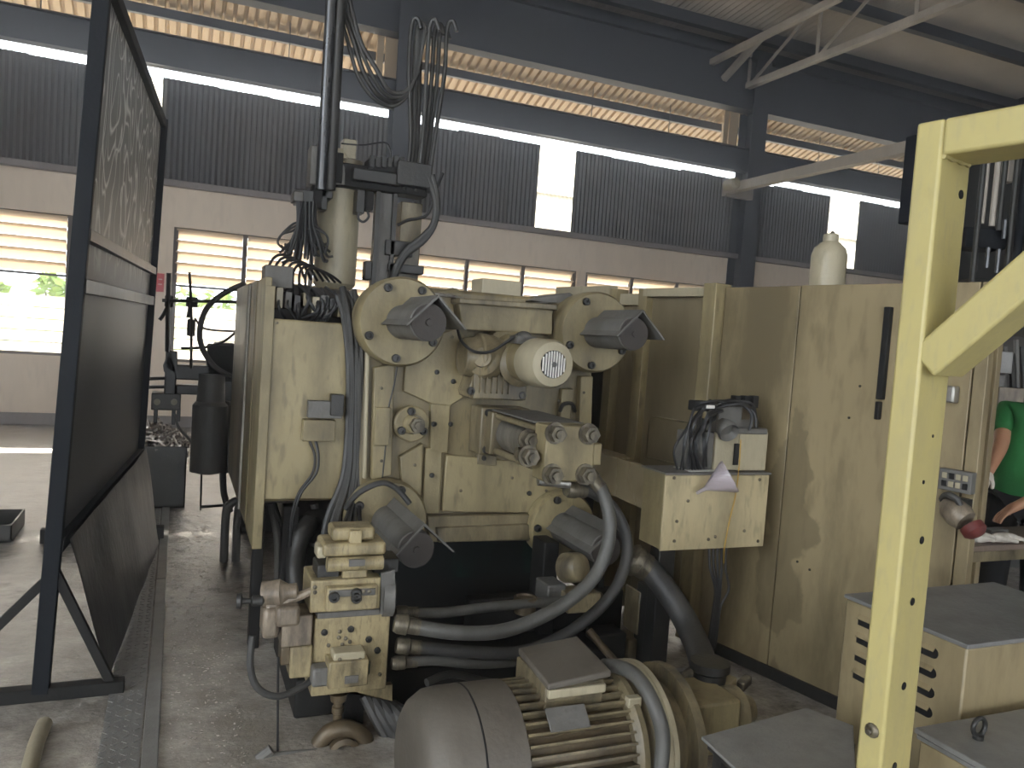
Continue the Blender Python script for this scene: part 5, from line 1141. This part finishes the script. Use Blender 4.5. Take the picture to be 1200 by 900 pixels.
tv = [(B(0, 0, .92), (.165, .12)), (B(.09, .01, .84), .105), (B(.10, .04, .48), .082), (B(.11, 0, .10), .075), (B(-.09, .01, .84), .105), (B(-.10, .05, .48), .082), (B(-.12, .02, .10), .075)]
skin('trousers', tv, [(0, 1), (1, 2), (2, 3), (0, 4), (4, 5), (5, 6)], M['trousers'], pr_, 2, 0, label='black trousers')
for s, f in ((.115, .05), (-.125, .07)): obj('shoe', MB().sphere(B(s, f, .045), .06, 1.0, 1.0, .75).sphere(B(s, f+.09, .035), .05, 1.0, 1.0, .7), M['black'], pr_)
gd = (wrR - elR).normalized(); gs = gd.cross(V((0, 0, 1))).normalized(); b = wrR - gd*.01
vs_ = [(b - gd*.03, .036), (b + gd*.02, .038), (b + gd*.07, (.042, .028))]; ed = [(0, 1), (1, 2)]
for j in range(4):
    i0 = len(vs_); r_ = b + gd*.10 + gs*(.034-.022*j); vs_ += [(r_ + gd*.02, .0105), (r_ + gd*.045 - Z*.010, .010), (r_ + gd*.050 - Z*.035, .009)]; ed += [(2, i0), (i0, i0+1), (i0+1, i0+2)]
i0 = len(vs_); vs_ += [(b + gd*.05 - gs*.048, .012), (b + gd*.085 - gs*.055 - Z*.012, .010)]; ed += [(1, i0), (i0, i0+1)]
skin('glove', vs_, ed, M['glove'], pr_, 2, 1, label='white knit glove')

# ------------------------------------------------------------------ dark machinery beyond the guard at the right edge
bm_ = dep(1165, 330, 6.3)
bg = thing('far_press', 'dark distant press with upright rods and valve boxes behind the yellow frame', 'machine', (bm_.x+.3, bm_.y, 0))
DB = 6.3
def fbox(name, x0, y0, x1, y1, D, t, mat, bev=.006, par=None):
    a = dep(x0, y1, D); b = dep(x1, y0, D); c = (a+b)/2; w = abs((b-a).dot(RT)); hh = abs(b.z-a.z)
    return obj(name, MB().obox(c + FW*t/2, _r0, _f0, Z, w, t, hh), M[mat], par or bg, bevel=bev)
fbox('bed', 1125, 520, 1300, 690, DB+.3, .6, 'dark'); fbox('body', 1134, 335, 1300, 372, DB, .5, 'black'); fbox('body', 1150, 400, 1300, 530, DB+.3, .4, 'cover_end'); fbox('crosshead', 1132, 268, 1180, 288, DB, .25, 'navy')
fbox('back_frame', 1128, 150, 1300, 345, DB+1.2, .1, 'black')
for k, (px, y0, y1, r, mat) in enumerate(((1139, 180, 330, .022, 'dark'), (1150, 180, 262, .020, 'lightsteel'), (1162, 175, 265, .022, 'lightsteel'), (1170, 178, 270, .02, 'dark'), (1178, 175, 330, .022, 'dark'), (1188, 170, 335, .03, 'navy'), (1198, 170, 335, .03, 'dark'), (1142, 290, 318, .018, 'chrome'), (1156, 290, 314, .018, 'chrome'), (1168, 292, 320, .018, 'chrome'), (1176, 258, 280, .018, 'chrome'))):
    a = dep(px, y1, DB-.05); b = dep(px, y0, DB-.05); obj('upright_rod', MB().cyl((a.x, a.y, a.z), (a.x, a.y, b.z), r, n=12), M[mat], bg)
fbox('valve_box', 1161, 412, 1187, 436, DB-.3, .15, 'plate_grey'); fbox('valve_box', 1182, 178, 1191, 212, DB-.05, .1, 'lightsteel'); fbox('valve_box', 1156, 440, 1178, 452, DB-.3, .1, 'cover')
for k in range(9):
    x = 1152 + k*6.5; a = dep(x, 398 + (k % 3)*8, DB); b = dep(x+rnd.uniform(-6, 6), 540, DB)
    obj('pipe', MB().tube([a, a.lerp(b, .4)+V((.03*(k % 2), 0, 0)), b], .02+.008*(k % 2), n=8), M['dark' if k % 2 else 'cover'], bg)
fbox('gauge_panel', 1170, 455, 1200, 475, DB-.2, .06, 'pinkish')
# jib arm bracketed from the wall column towards the viewer
ja_, je_ = V((9.0, 11.9, 4.57)), fl(1075, 167, 4.57)
jt = thing('jib_arm', 'pale horizontal steel arm reaching from wall column toward dark beacon post', 'steel arm', ja_)
obj('arm', MB().bar(ja_, V((9.0, je_.y, 4.57)), .14, .16), M['lightsteel'], jt, bevel=.006)
obj('arm_end', MB().lathe((8.86, 11.75, 4.60), (0, -1, 0), [(0, .10), (.25, .10), (.28, .06)], n=18), M['tank'], jt); obj('arm_bracket', MB().box(8.95, 9.55, 11.88, 12.0, 4.45, 4.70), M['lightsteel'], jt)

# ------------------------------------------------------------------ thin smoke in the hall, added to model veiling glare as well
ma = bpy.data.materials.new('thin_smoke_glare'); ma.use_nodes = True; nt = ma.node_tree; nt.nodes.remove(nt.nodes['Principled BSDF'])
vsn = nt.nodes.new('ShaderNodeVolumeScatter'); vsn.inputs['Color'].default_value = (0.97, 0.97, 0.97, 1)
vsn.inputs['Density'].default_value = 0.028; vsn.inputs['Anisotropy'].default_value = 0.83
nt.links.new(vsn.outputs[0], nt.nodes['Material Output'].inputs['Volume'])
obj('smoke_glare_haze', MB().box(XL-.5, XR+.5, YB-.5, 13.55, -.27, 10.4), ma, label='thin grey smoke and glare haze filling the whole hall', cat='haze', kind='stuff')
